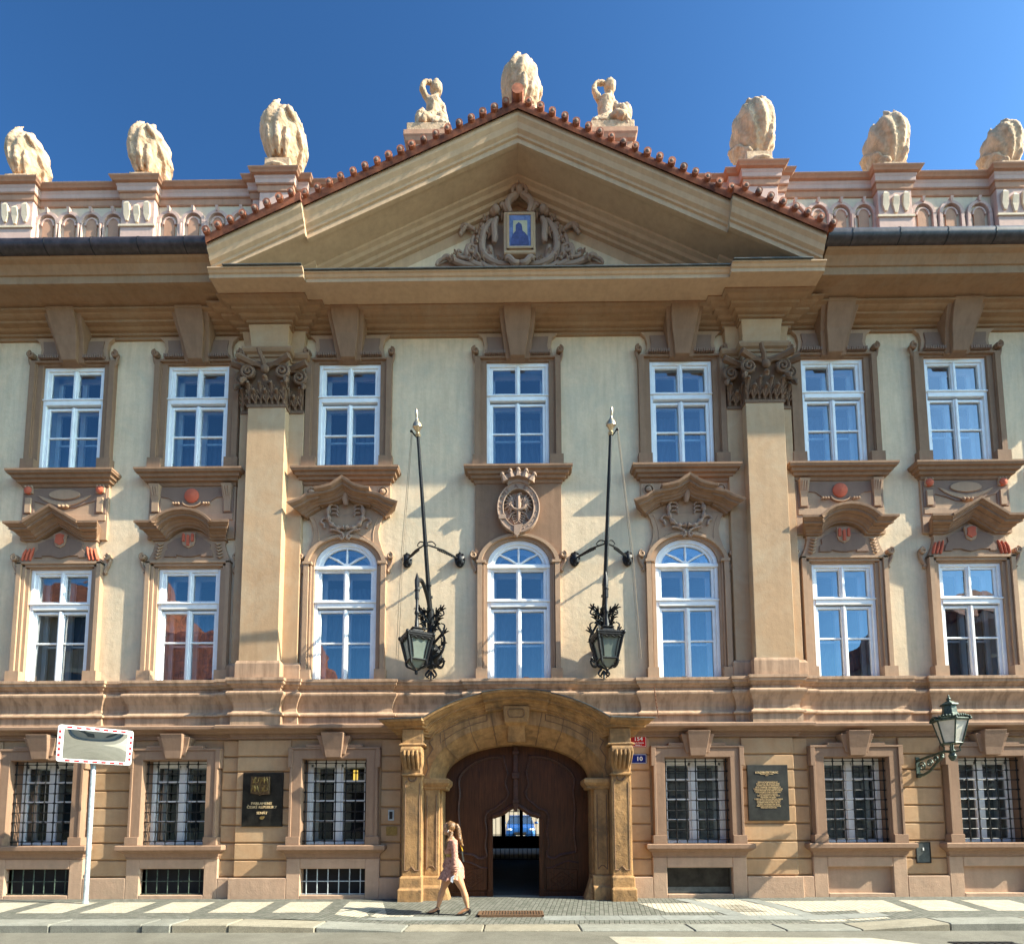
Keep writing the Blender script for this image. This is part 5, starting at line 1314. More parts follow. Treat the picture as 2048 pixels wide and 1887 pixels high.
# ================================================================== ground
def ramp_z(x):   # lowered kerb in front of the gate
    def ss(a, b, t): t = max(0, min(1, (t-a)/(b-a))); return t*t*(3-2*t)
    return -.105*(ss(-3.9, -2.5, x)*(1-ss(5.2, 7.2, x)))
def road_mb():
    m = MB(); m.add([(-60, -14.3, -.125), (60, -14.3, -.125), (60, -3.1, -.125), (-60, -3.1, -.125)], [(0, 1, 2, 3)]); return m
tag(road_mb().build('road', ASPH, fix=False), kind='structure')
m = MB(); m.add([(-400, -400, -.4), (400, -400, -.4), (400, 400, -.4), (-400, 400, -.4)], [(0, 1, 2, 3)]); tag(m.build('ground', ASPH, fix=False), kind='structure')
xs = [-60, -30, -16]+[-15+.5*i for i in range(61)]+[16, 30, 60]
def sheet(name, mat, y0, y1, dz, f=None, xr=None, slope=True):
    m = MB(); X = [x for x in xs if xr is None or xr[0] < x < xr[1]]
    if xr: X = [xr[0]]+X+[xr[1]]
    ys = [y0+(y1-y0)*k/4 for k in range(5)]; v = []
    for x in X:
        for y in ys:
            t = max(0, min(1, (-y-.9)/1.6)); v.append((x, y, ramp_z(x)*t+dz))
    n = 5; m.add(v, [(i*n+j, (i+1)*n+j, (i+1)*n+j+1, i*n+j+1) for i in range(len(X)-1) for j in range(4)])
    return m.build(name, mat, fix=False)
def gz(x, y): return ramp_z(x)*max(0, min(1, (-y-.9)/1.6))
tag(sheet('pavement', DSETT, -2.62, .02, 0.0), kind='structure')
def patch(m, quad, dz=.004, n=3):
    # quad corners BL, BR, TR, TL in xy, draped on the pavement
    g = []
    for i in range(n+1):
        for j in range(n+1):
            u, w = i/n, j/n
            x = (quad[0][0]*(1-u)+quad[1][0]*u)*(1-w)+(quad[3][0]*(1-u)+quad[2][0]*u)*w
            y = (quad[0][1]*(1-u)+quad[1][1]*u)*(1-w)+(quad[3][1]*(1-u)+quad[2][1]*u)*w
            g.append((x, y, gz(x, y)+dz))
    m.add(g, [(i*(n+1)+j, (i+1)*(n+1)+j, (i+1)*(n+1)+j+1, i*(n+1)+j+1) for i in range(n) for j in range(n)])
m = MB()
for k in range(-1, 9):
    x = -3.35-1.17*k if k >= 0 else -2.3
    s = .16+.05*max(k, 0)
    if k < 0: patch(m, [(-2.75, -2.12), (-1.95, -2.12), (-1.95, -1.9), (-2.75, -1.9)]); continue
    if k == 0: patch(m, [(x, -2.05), (x+1.0, -2.2), (x+.55, -.75), (x-s, -.62)])
    else: patch(m, [(x, -1.98), (x+.85, -1.98), (x+.88-s, -.62), (x-s, -.62)])
for k in range(7):
    x = 6.1+1.22*k; s = .38+.05*k
    patch(m, [(x, -1.98), (x+.93, -1.98), (x+.93+s, -.62), (x+s*.9, -.62)])
for (a, b, c, d) in ((2.55, 4.25, -1.72, -.95), (5.15, 6.4, -1.72, -.7)): patch(m, [(a+.15, c), (b+.3, c), (b, d), (a-.2, d)])
patch(m, [(4.05, -2.35), (5.1, -2.35), (4.6, -.45), (3.6, -.45)])
for a, b in ((2.2, 6.3),): patch(m, [(a, -2.47), (b, -2.47), (b, -2.33), (a, -2.33)], n=6)
tag(m.build('pale_mosaic_paving', WSETT, fix=False), kind='structure')
m = MB(); patch(m, [(-2.9, -2.60), (5.6, -2.60), (5.0, -2.34), (-1.6, -2.34)], .003, 8); tag(m.build('granite_sett_paving', BSETT, fix=False), kind='structure')
# granite slab strip and dividing slabs
x = -3.9; k = 0
m = MB()
for x0 in [(-3.4, -2.35)]: patch(m, [(-3.0, -2.3), (-.98, -2.3), (-.98, -2.02), (-2.4, -2.02)], .007)
cur = .40
while cur < 5.9:
    L = .62+.25*rnd.random(); patch(m, [(cur+.006, -2.32), (cur+L-.006, -2.32), (cur+L-.006-.03, -1.98), (cur-.03+.006, -1.98)], .0075); cur += L
patch(m, [(3.72, -1.97), (4.08, -1.97), (3.5, -.4), (3.2, -.4)], .0075); patch(m, [(5.0, -1.97), (5.3, -1.97), (4.85, -.4), (4.5, -.4)], .0075)
tag(m.build('slab_strip', SLAB, fix=False), kind='structure')
# kerb stones
cur = -20.0; stones = []
kb = {0: MB(), 1: MB()}
ends = [-20, -17.2, -14.4, -12.0, -10.0, -7.6, -6.1, -5.62, -4.7, -3.3, -1.9, -.62, .95, 2.75, 4.2, 5.4, 6.8, 8.3, 9.9, 11.9, 14, 17, 20]
kbase = MB()
for a, b in zip(ends[:-1], ends[1:]):
    mid = (a+b)/2; r1 = rnd.uniform(-.02, .02); q = kb[0 if (int(mid*3) % 3) else 1]
    za, zb_ = ramp_z(a)+.004, ramp_z(b)+.004; yo = -3.13+r1; g = .006
    sk = .06*rnd.uniform(-1, 1)
    v = [(a+g, yo, -.35), (b-g, yo, -.35), (b-g+sk*0, -2.60, -.35), (a+g, -2.60, -.35), (a+g+.0, yo, za), (b-g, yo, zb_), (b-g, -2.60, zb_), (a+g, -2.60, za)]
    q.add(v, [(0, 3, 2, 1), (4, 5, 6, 7), (0, 1, 5, 4), (1, 2, 6, 5), (2, 3, 7, 6), (3, 0, 4, 7)])
tag(kb[0].build('kerb', KERB, bevel=.018), kind='structure'); tag(kb[1].build('warm_kerb', KERB2, bevel=.018), kind='structure')
m = MB(); m.box(-60, -20, -3.13, -2.6, -.35, .004); m.box(20, 60, -3.13, -2.6, -.35, .004); tag(m.build('far_kerb', KERB), kind='structure')
m = MB(); m.add([(1.32, -3.52, -.121), (5.2, -3.66, -.121), (5.65, -4.1, -.121), (6.3, -9.5, -.121), (1.95, -9.5, -.121)], [(0, 1, 2, 3, 4)]); tag(m.build('road_marking', ROADW, fix=False), kind='structure')
# drain grates
g = MB(); g.box(-.76, .38, -2.06, -1.60, -.14, gz(0, -2.0)+.010)
dg_ = g.build('drain_grate', DARK); tag(dg_, 'long rusty slotted drain grate in the pavement in front of the open gate', 'grate')
dg_.location.z += 0
g = MB()
for q in range(22): x = -.74+.0515*q; g.box(x, x+.026, -2.03, -1.63, gz(x, -2.0)+.0, gz(x, -1.75)+.022)
for (a, b, c, d) in ((-.78, .40, -2.07, -2.03), (-.78, .40, -1.63, -1.59)): g.box(a, b, c, d, gz(0, -2.0)-.03, gz(0, -1.75)+.024)
g.box(-.78, -.74, -2.07, -1.59, gz(0, -2.0)-.03, gz(0, -1.75)+.023); g.box(.38, .41, -2.07, -1.59, gz(0, -2.0)-.03, gz(0, -1.75)+.023)
g.build('slots', simple('rusty_iron', (.16, .09, .05), .7, .3, .3, 30, .2), dg_)
g = MB(); g.box(6.1, 7.0, -4.6, -3.95, -.2, -.118); sg = g.build('storm_drain', DARK); tag(sg, 'iron storm drain cover in the road beside the kerb at the lower right', 'drain')
g = MB()
for q in range(8): g.box(6.12+.11*q, 6.18+.11*q, -4.58, -3.97, -.13, -.112)
for q in range(5): g.box(6.1, 7.0, -4.58+.145*q, -4.54+.145*q, -.13, -.113)
g.build('bars', IRON, sg)
# courtyard behind the passage
m = MB(); m.add([(cx-2, .5, -.034), (cx+2, .5, -.034), (cx+2, 8.9, .45), (cx-2, 8.9, .45), (cx+2, 12.3, .5), (cx-2, 12.3, .5)], [(0, 1, 2, 3), (3, 2, 4, 5)]); tag(m.build('passage_floor', stone('dark_paving', (.10, .09, .08), 30), fix=False), kind='structure')
m = MB(); m.add([(-15, 12.3, .50), (15, 12.3, .50), (15, 34, .56), (-15, 34, .56)], [(0, 1, 2, 3)]); tag(m.build('courtyard_floor', BSETT, fix=False), kind='structure')
m = MB(); m.box(-15.5, 15.5, 34, 34.3, 0, 9); cw = m.build('courtyard_wall', ATTIC); tag(cw, 'cream courtyard wall seen through the open wicket gate beyond the parked car', 'wall')
car = empty('parked_car', (.15, 20, .55), 'blue car parked in the courtyard, seen through the open wicket gate', 'car')
def carbox(m, secs):
    # secs: (y, halfwidth, z0, z1)
    v = []
    for (y, w, a, b) in secs:
        for (x, z) in ((-w, a), (w, a), (w*1.0, a+(b-a)*.6), (w*.9, b), (-w*.9, b), (-w, a+(b-a)*.6)): v.append((.15+x, 20+y, .55+z))
    n = len(secs); m.add(v, [(i*6+k, i*6+(k+1) % 6, (i+1)*6+(k+1) % 6, (i+1)*6+k) for i in range(n-1) for k in range(6)]+[tuple(range(6))[::-1], tuple(range(6*n-6, 6*n))])
m = MB(); carbox(m, [(-.05, .74, .30, .62), (.05, .84, .20, .78), (.5, .88, .18, .92), (1.1, .9, .18, 1.02), (3.4, .9, .18, 1.0), (4.1, .86, .2, .95), (4.3, .8, .3, .8)]); m.build('body', CARB, car, smooth=True)
m = MB(); carbox(m, [(1.0, .84, .95, 1.02), (1.8, .72, .95, 1.48), (3.3, .72, .95, 1.50), (4.0, .78, .95, 1.05)]); m.build('cabin', CARG, car, smooth=True)
m = MB(); carbox(m, [(1.75, .66, 1.47, 1.50), (2.4, .68, 1.48, 1.56), (3.3, .66, 1.47, 1.52)]); m.build('roof', CARB, car, smooth=True)
for s in (-1, 1):
    m = MB(); m.ball((.15+s*.64, 20.0, 1.22), .13, sx=1.3, sy=.5, sz=.6); m.build('headlight', ENW, car, smooth=True)
    m = MB(); m.ball((.15+s*.98, 21.3, 1.62), .10, sx=1.2, sy=.7, sz=.8); m.build('wing_mirror', CARB, car, smooth=True)
    for y in (.85, 3.5):
        m = MB(); m.tube([(.15+s*.72, 20+y, .87), (.15+s*.92, 20+y, .87)], .31, 20); wh = m.build('wheel', RUBBER, car, smooth=True)
        m = MB(); m.tube([(.15+s*.90, 20+y, .87), (.15+s*.93, 20+y, .87)], .19, 14); m.build('rim', ZINC, wh)
m = MB(); m.box(-.2, .5, 19.91, 20, .95, 1.08); m.build('radiator_grille', RUBBER, car)
m = MB(); m.box(-.11, .41, 19.88, 19.92, .80, .90); m.build('number_plate', ENW, car)
# opposite side of the street (seen only in the windows and the traffic mirror)
m = MB(); m.box(-60, 60, -17, -14.3, -.3, 0.0); tag(m.build('opposite_pavement', SLAB), kind='structure')
op = empty('opposite_house', (0, -17, 0), 'long cream townhouse across the street, reflected in the windows and the traffic mirror', 'house')
m = MB(); m.box(-34, 34, -27, -17, -.3, 7.6); m.build('wall', ATTIC, op)
m = MB(); m.prism([(-34.4, 0), (34.4, 0), (34.4, .1), (-34.4, .1)], 0, 0)
m = MB(); v = [(-34.4, -16.6, 7.6), (34.4, -16.6, 7.6), (34.4, -22, 10.6), (-34.4, -22, 10.6), (34.4, -27.4, 7.6), (-34.4, -27.4, 7.6)]
m.add(v, [(0, 1, 2, 3), (3, 2, 4, 5), (1, 4, 2), (0, 3, 5), (0, 5, 4, 1)]); m.build('roof', TILE, op)
for r_ in range(2):
    for i in range(20):
        x = -31.5+3.3*i; m = MB(); m.box(x-.6, x+.6, -17, -16.97, 1.2+3.3*r_, 3.2+3.3*r_); wo_ = m.build('window', GUT, op)
        m = MB(); m.box(x-.75, x+.75, -17, -16.95, 1.05+3.3*r_, 1.2+3.3*r_); m.build('sill', LILAC, wo_)
m = MB(); m.box(-34, 34, -17, -16.7, 7.3, 7.6); m.build('cornice', LILAC, op)
def far_house(x0, x1, h, ridge, wm, label):
    t = empty('house', ((x0+x1)/2, -17, 0), label, 'house')
    m = MB(); m.box(x0, x1, -28.5, -16.9, -.3, h); m.build('wall', wm, t)
    m = MB(); v = [(x0-.3, -16.5, h), (x1+.3, -16.5, h), (x1+.3, -21.5, ridge), (x0-.3, -21.5, ridge), (x1+.3, -29, h), (x0-.3, -29, h)]
    m.add(v, [(0, 1, 2, 3), (3, 2, 4, 5), (1, 4, 2), (0, 3, 5), (0, 5, 4, 1)]); m.build('roof', TILE, t)
    m = MB(); m.box(x0, x1, -16.9, -16.4, h-.5, h-.1); m.box(x0, x1, -16.9, -16.75, h*.55, h*.55+.3); m.build('cornice', LILAC, t)
    n = int((x1-x0)/2.8)
    for r_ in range(int(h/3.4)):
        for i in range(n):
            x = x0+(x1-x0)*(i+.5)/n; m = MB(); m.box(x-.55, x+.55, -16.9, -16.86, 1.3+3.4*r_, 3.3+3.4*r_); w_ = m.build('window', GUT, t)
            m = MB(); m.box(x-.75, x+.75, -16.9, -16.8, 3.35+3.4*r_, 3.55+3.4*r_); m.build('lintel', CREAM, w_)
far_house(-44, -22.5, 14.0, 17.5, PIL, 'tall ochre house across the street, reflected in the lower left windows')
far_house(-22.2, -13, 9.2, 13.4, CREAM, 'lower cream house with a steep red roof across the street, reflected in the windows')
far_house(24, 42, 12.5, 15.5, LTRIM, 'brown house across the street, reflected in the lower right windows')
# ================================================================== signs and plaques
def rrect(x0, x1, z0, z1, r):
    P = []
    for (a, b, t0) in ((x1-r, z1-r, 0), (x0+r, z1-r, PI/2), (x0+r, z0+r, PI), (x1-r, z0+r, 1.5*PI)):
        P += [(a+r*math.cos(t0+PI/2*k/4), b+r*math.sin(t0+PI/2*k/4)) for k in range(5)]
    return P
pq = empty('plaque', (-5.60, -.16, 1.548), 'dark bronze plaque with a quartered coat of arms and gilt title, left of the gate', 'plaque', 'bronze plaques on the ground floor wall')
m = MB(); m.box(-6.045, -5.165, -.165, -.11, 1.548, 2.72); m.build('plate', BRONZE, pq, bevel=.006)
m = MB(); m.prism([(-5.835, 2.10+.17), (-5.66, 2.235), (-5.64, 2.215), (-5.62, 2.235), (-5.43, 2.25), (-5.43, 2.63), (-5.835, 2.63)], -.235, -.16)
sh = m.build('shield', BRZREL, pq, bevel=.006)
m = MB()
for (qx, qz) in ((0, 1), (1, 0)):   # lions
    x0 = -5.825+.2*qx; z0 = 2.28+.18*qz
    m.tube([(x0+.05, -.245, z0+.03), (x0+.07, -.25, z0+.08), (x0+.10, -.25, z0+.12), (x0+.09, -.25, z0+.15)], [.018, .022, .02, .018], 6)
    for a in ((.02, .10), (.03, .13), (.03, .02), (.10, .02)): m.tube([(x0+.08, -.245, z0+.08), (x0+a[0], -.25, z0+a[1])], [.014, .006], 5)
    m.tube([(x, -.245, z) for x, z in curve([(x0+.11, z0+.04), (x0+.16, z0+.06), (x0+.15, z0+.11), (x0+.18, z0+.14)], 4)], .008, 5)
for (qx, qz) in ((1, 1), (0, 0)):   # chequered eagles
    x0 = -5.825+.2*qx; z0 = 2.28+.18*qz
    m.tube([(x0+.09, -.245, z0+.02), (x0+.09, -.25, z0+.08), (x0+.085, -.25, z0+.15)], [.01, .024, .012], 6)
    for s in (-1, 1):
        for q in range(4): m.tube([(x0+.09+s*.015, -.245, z0+.11), (x0+.09+s*(.05+.01*q), -.25, z0+.14-.03*q), (x0+.09+s*(.075), -.245, z0+.10-.03*q)], [.010, .010, .004], 5)
m.box(-5.635, -5.625, -.243, -.23, 2.26, 2.62); m.box(-5.83, -5.435, -.243, -.23, 2.44, 2.45)
m.build('heraldic_relief', BRASS, sh, smooth=True)
m = MB(); text_mb(m, 'PARLAMENT', .082, -5.615, -.172, 2.045, .006); text_mb(m, 'ČESKÉ REPUBLIKY', .082, -5.605, -.172, 1.965, .006); text_mb(m, 'SENÁT', .078, -5.60, -.172, 1.838, .006)
m.build('lettering', GOLD, pq, fix=False)
m = MB(); m.prism([(x, z) for x, z in arc(-5.60, 1.735, .045, .036, 0, 2*PI, 12)[:-1]], -.178, -.16); m.ball((-5.555, -.17, 1.755), .012); m.build('emblem', BRASS, pq)
pq2 = empty('plaque', (5.37, -.16, 1.632), 'dark bronze plaque crowded with lines of gilt text, right of the gate', 'plaque', 'bronze plaques on the ground floor wall')
m = MB(); m.box(4.936, 5.812, -.165, -.11, 1.632, 2.838); m.build('plate', simple('greenish_bronze', (.014, .013, .012), .5, .3, .3, 4, .1, col2=(.034, .034, .030)), pq2, bevel=.006)
m = MB(); T = ['RENESANČNĚ BAROKNÍ PALÁC,', 'KTERÝ V ROCE 1886 ZAKOUPIL HRABĚ', 'ZDENĚK KOLOVRAT KRAKOVSKÝ.', 'PALÁC ZAHRNUJE STARŠÍ RENESANČNÍ', 'A BAROKNÍ ZÁSTAVBU. JEHO DNEŠNÍ PODOBA', 'JE DÍLEM PŘESTAVBY ZE SKLONKU 18. STOLETÍ', 'PODLE PROJEKTU IGNÁCE PALLIARDIHO.', 'V ROCE 1918 PALÁC ZAKOUPIL', 'ČESKOSLOVENSKÝ STÁT PRO SÍDLO', 'PŘEDSEDNICTVA VLÁDY.', 'V ZÁŘÍ 1938 BYL V ZRCADLOVÉM SÁLE PALÁCE', 'VLÁDĚ ČESKOSLOVENSKÉ REPUBLIKY', 'OZNÁMEN MNICHOVSKÝ DIKTÁT.', 'PO ROCE 1945 SE PALÁC STAL SÍDLEM', 'MINISTERSTVA INFORMACÍ A POZDĚJI', 'MINISTERSTVA KULTURY.']
WD = [.50, .61, .55, .64, .74, .76, .66, .49, .58, .40, .76, .60, .56, .61, .64, .43]
text_mb(m, 'KOLOVRATSKÝ PALÁC', .060, 5.355, -.170, 2.672, .004, sx=.80, bold=.0008)
text_mb(m, 'PARLAMENT ČESKÉ REPUBLIKY', .026, 5.355, -.170, 2.634, .003, sx=.8); text_mb(m, 'SENÁT', .024, 5.355, -.170, 2.607, .003)
for i, t_ in enumerate(T): text_mb(m, t_, .038, 5.37, -.170, 2.462-.0368*i, .003, sx=WD[i]/(len(t_)*.0252))
m.build('lettering', GOLD, pq2, fix=False)
def enamel(name, x0, x1, z0, z1, mat, label, group, texts):
    t = empty(name, ((x0+x1)/2, -.13, z0), label, 'sign', group)
    m = MB(); m.prism(rrect(x0, x1, z0, z1, .02), -.135, -.118); m.build('sign_plate', mat, t)
    m = MB(); a = rrect(x0+.010, x1-.010, z0+.010, z1-.010, .015); b = rrect(x0+.017, x1-.017, z0+.017, z1-.017, .012)
    m.strip(a+[a[0]], b+[b[0]], -.138, -.134)
    for (s_, sz, xx, zz, sx, bo) in texts: text_mb(m, s_, sz, xx, -.137, zz, .002, sx=sx, bold=bo)
    m.build('lettering', ENW, t, fix=False)
enamel('house_number', 2.375, 2.775, 3.245, 3.50, ENR, 'red enamel house number sign reading 154 beside the portal', 'enamel number signs', [('154', .125, 2.60, 3.425, 1.05, .0015), ('MALÁ STRANA', .036, 2.60, 3.335, 1.0, .0006), ('PRAHA 1', .036, 2.60, 3.287, 1.0, .0006)])
enamel('house_number', 2.375, 2.775, 2.88, 3.095, ENB, 'blue enamel house number sign reading 10 below the red one', 'enamel number signs', [('10', .13, 2.615, 2.985, 1.1, .002)])
t = empty('intercom', (-2.80, -.12, 1.66), 'slim silver intercom panel with a black inset, left of the portal', 'intercom')
m = MB(); m.box(-2.862, -2.735, -.145, -.115, 1.665, 1.90); m.build('panel', ZINC, t, bevel=.004); m = MB(); m.box(-2.835, -2.765, -.150, -.144, 1.70, 1.86); m.build('inset', RUBBER, t)
t = empty('name_plate', (-2.79, -.12, 1.34), 'plain brass plate on the wall below the intercom', 'plate')
m = MB(); m.box(-2.905, -2.66, -.130, -.115, 1.345, 1.545); m.build('plate', BRASS, t, bevel=.003)
m = MB()
for a in (-2.89, -2.675):
    for b in (1.36, 1.53): m.ball((a, -.131, b), .006)
m.build('screw', SILVER, t)
t = empty('meter_box', (8.7, -.05, .7), 'dented grey metal meter door low on the wall below the street lamp', 'meter box')
m = MB(); m.box(8.555, 8.85, -.055, -.03, .72, 1.15); m.build('door', simple('grey_painted_steel', (.07, .08, .08), .5, .3, .3, 8, .2), t, bevel=.004)
m = MB()
for (a, b, c, d) in ((8.545, 8.562, .71, 1.16), (8.843, 8.86, .71, 1.16)): m.box(a, b, -.062, -.03, c, d)
m.box(8.562, 8.843, -.062, -.03, 1.143, 1.16); m.box(8.562, 8.843, -.062, -.03, .71, .727); m.build('frame', IRON, t)
m = MB(); m.box(8.69, 8.715, -.065, -.055, .98, 1.04); m.build('label', ENW, t)
# ================================================================== traffic mirror
mx0, my0, mz0 = -8.70, -.95, 3.215; ang = math.radians(43)
t = empty('traffic_mirror', (mx0-.12, my0+.12, 0), 'rectangular traffic mirror with red and white striped border on a galvanised pole', 'mirror')
ux, uy = math.cos(ang), math.sin(ang)
def MP(u, d, h): return (mx0+ux*u+(-uy)*(-d)*-1*-1, my0+uy*u+ux*d, mz0+h)
def MP(u, d, h):   # u along the mirror, d behind it, h up (tilted slightly down)
    tl = math.radians(11); dd = d*math.cos(tl)-h*math.sin(tl)*1.0; hh = h*math.cos(tl)+d*math.sin(tl)
    return (mx0+ux*u-uy*dd, my0+uy*u+ux*dd, mz0+hh)
def mprism(m, poly, d0, d1):
    n = len(poly); m.add([MP(u, d0, h) for u, h in poly]+[MP(u, d1, h) for u, h in poly], [tuple(range(n)), tuple(range(2*n-1, n-1, -1))]+[(i, (i+1) % n, (i+1) % n+n, i+n) for i in range(n)])
m = MB(); mprism(m, rrect(-.62, .62, -.37, .37, .055), 0, .03); fr_ = m.build('border', ENW, t, bevel=.006)
m = MB()
for k in range(7):
    u = -.44+.88*k/6
    for h in (-.335, .335): mprism(m, [(u-.040, h-.017), (u+.040, h-.017), (u+.040, h+.017), (u-.040, h+.017)], -.004, .001)
for k in range(5):
    h = -.235+.47*k/4
    for u in (-.582, .582): mprism(m, [(u-.02, h-.026), (u+.02, h-.026), (u+.02, h+.026), (u-.02, h+.026)], -.004, .001)
m.build('red_stripe', REDP, fr_)
m = MB(); N = 24; v = []
for i in range(N+1):
    for j in range(N+1):
        u = -.52+1.04*i/N; h = -.295+.59*j/N; d = -.004-.022*(1-(u/.52)**2)*(1-(h/.295)**2)
        v.append(MP(u, d, h))
m.add(v, [(i*(N+1)+j, (i+1)*(N+1)+j, (i+1)*(N+1)+j+1, i*(N+1)+j+1) for i in range(N) for j in range(N)])
mm, nt, b = new_mat('mirror_glass'); b.inputs['Metallic'].default_value = 1.0; b.inputs['Roughness'].default_value = 0.02; b.inputs['Base Color'].default_value = (.80, .82, .80, 1)
m.build('mirror_glass', mm, t, smooth=True, fix=False)
px_, py_ = mx0-.16, my0+.17
m = MB(); m.tube([(px_, py_, -.02), (px_, py_, mz0+.2)], .045, 16); m.tube([(px_, py_, 0), (px_, py_, .05)], .055, 16)
for h in (-.2, .15): mprism(m, [(-.12, h-.03), (.12, h-.03), (.12, h+.03), (-.12, h+.03)], .03, .12)
m.build('pole', ZINC, t, smooth=True)
# ================================================================== lanterns with flagpoles
def scroll3(m, pts, r, n=5, seg=6):
    c = curve(pts, n); N = len(c); m.tube(c, [r*(1-.6*i/(N-1)) for i in range(N)], seg)
def leaf(m, p, d, L=.16, w=.05):
    p = Vector(p); d = Vector(d).normalized(); s = d.cross(Vector((0, 1, .3))).normalized()
    for k in (-1, 0, 1):
        q = p+d*L*(.75 if k else 1)+s*k*w*1.3; m.tube([p, (p+q)/2+Vector((0, -.03, 0)), q+Vector((0, -.02, 0)), q+Vector((s.x*k*.03, -.05, -.02))], [.018, w*.45, w*.32, .006], 5)
def flag_lantern(fx, side, swing, lx, labelP, labelL):
    p0 = Vector((fx+side*.0, -.36, 6.15)); p1 = Vector((fx-.09*(-1 if side > 0 else 1)*1, -1.50, 9.46))
    p1.x = -2.045 if side < 0 else 1.873
    fp = empty('flagpole', (fx, 0, 6.1), labelP, 'flagpole', 'slanting flagpoles on the facade')
    m = MB(); m.tube([p0, p0+(p1-p0)*.12, p1], [.062, .05, .033], 10); m.tube([p0+(p1-p0)*.10, p0+(p1-p0)*.115], .08, 10); m.tube([p0+(p1-p0)*.17, p0+(p1-p0)*.18], .07, 10)
    m.build('pole', IRON, fp, smooth=True)
    d = (p1-p0).normalized()
    m = MB(); m.tube([p1+d*a for a in (-.02, .03, .06, .10, .16, .22, .27, .30, .34, .40, .47, .5)], [.045, .06, .035, .05, .10, .085, .04, .025, .022, .035, .022, .004], 14); m.build('finial', SILVER, fp, smooth=True)
    m = MB(); m.tube([p1-d*.04, p1-d*.02+Vector((side*.08, -.02, .04)), p1+Vector((side*.13, -.02, .11))], [.02, .015, .012], 6); m.ball(p1+Vector((side*.135, -.02, .09)), .028); m.build('pulley', IRON, fp)
    pt = p1+Vector((side*.13, -.02, .08)); bt = Vector((fx+side*.78, -.2, 5.2))
    for q in (0, .05):
        m = MB(); m.tube([pt+Vector((q*.4, 0, 0)), (pt+bt)*.5+Vector((side*.04+q*.8, 0, 0)), bt+Vector((q, 0, 0))], .0055, 5); m.build('halyard', ROPE, fp)
    tb = (7.52-p0.z)/(p1.z-p0.z); bp = p0+(p1-p0)*tb
    m = MB(); m.tube([bp-d*.04, bp+d*.04], .055, 10)
    m.build('collar', IRON, fp, smooth=True)
    for s in (-1, 1):
        rx_ = fx+s*.60+(.01 if side < 0 else .01); rz = 7.56
        m = MB(); m.tube([bp, ((bp.x+rx_)/2, (bp.y-.1)/2, 7.58), (rx_, -.07, rz)], [.018, .02, .022], 7)
        for q in range(12):
            u = .35+.6*q/12; P = bp.lerp(Vector((rx_, -.07, rz)), u); m.ball(tuple(P), .024, seg=6, rings=4)
        scroll3(m, [(bp.x, bp.y, bp.z+.02), (bp.x+s*.12, bp.y+.08, bp.z+.10), (bp.x+s*.20, bp.y+.14, bp.z+.05), (bp.x+s*.15, bp.y+.1, bp.z-.0)], .016)
        st = m.build('stay', IRON, fp, smooth=True)
        m = MB(); m.lathe([(.115, .06), (.12, .02), (.10, -.01), (.06, -.03), (.055, -.07), (.02, -.09)], (rx_, -.07, rz), 12, 1, 1.45, axis='y')
        for q in range(8): a = PI/4*q; m.ball((rx_+.10*math.cos(a), -.08, rz+.145*math.sin(a)), .026, seg=6, rings=4)
        m.build('wall_rosette', IRON, fp, smooth=True)
    # ---- lantern
    t = empty('wall_lantern', (fx, 0, 4.9), labelL, 'lantern', 'ornate iron lanterns under the flagpoles')
    m = MB()
    m.lathe([(.05, .04), (.21, .02), (.23, -.02), (.17, -.05), (.14, -.12), (.06, -.16)], (fx, -.06, 5.32), 16, 1, 1.3, axis='y')
    m.tube([(fx, -.14, 5.0), (fx, -.20, 5.5), (fx, -.27, 5.9), (fx, -.34, 6.2), (fx, -.36, 6.3)], [.05, .10, .085, .09, .07], 10)
    m.build('wall_mount', IRON, t, smooth=True)
    m = MB()
    for s in (-1, 1):
        scroll3(m, [(fx+s*.05, -.2, 5.2), (fx+s*.25, -.3, 5.35), (fx+s*.30, -.3, 5.65), (fx+s*.15, -.28, 5.95), (fx+s*.12, -.3, 6.15), (fx+s*.24, -.34, 6.28), (fx+s*.30, -.36, 6.18), (fx+s*.22, -.36, 6.12)], .035)
        scroll3(m, [(fx+s*.04, -.2, 5.1), (fx+s*.22, -.26, 5.0), (fx+s*.30, -.3, 5.12), (fx+s*.24, -.3, 5.22), (fx+s*.18, -.3, 5.14)], .032)
        scroll3(m, [(fx+s*.05, -.15, 4.98), (fx+s*.12, -.2, 4.86), (fx+s*.04, -.2, 4.78)], .03)
        scroll3(m, [(fx+s*.08, -.3, 5.55), (fx+s*.26, -.4, 5.72), (fx+s*.32, -.4, 5.9), (fx+s*.24, -.42, 5.95)], .03)
        for (a, b, c) in ((.12, -.32, 6.2), (.22, -.34, 6.25), (.28, -.3, 5.75), (.10, -.34, 5.9), (.24, -.28, 5.5), (.2, -.25, 5.1), (.16, -.3, 6.05)):
            leaf(m, (fx+s*a, b, c), (s*.6, -.4, .7), .15, .045); leaf(m, (fx+s*a*.7, b-.04, c-.06), (s*.8, -.4, -.3), .12, .04)
    for q in range(6): leaf(m, (fx+.05*math.cos(q*2), -.28-.02*q, 5.3+.17*q), (math.cos(q*2.2), -.6, .6), .16, .05)
    m.ball((fx, -.3, 5.78), .09); leaf(m, (fx, -.16, 4.95), (0, -.2, -1), .2, .06)
    m.build('scrollwork', IRON, t, smooth=True)
    lz = 5.58; ly = -1.12
    m = MB()
    gx = (fx*.35+lx*.65)
    m.tube(curve([(fx, -.36, 6.0), (fx*.8+gx*.2, -.5, 6.4), (gx, -.78, 6.70), (lx, -1.02, 6.64), (lx, ly, 6.45), (lx, ly, 6.2)], 6), [.045]*31, 8)
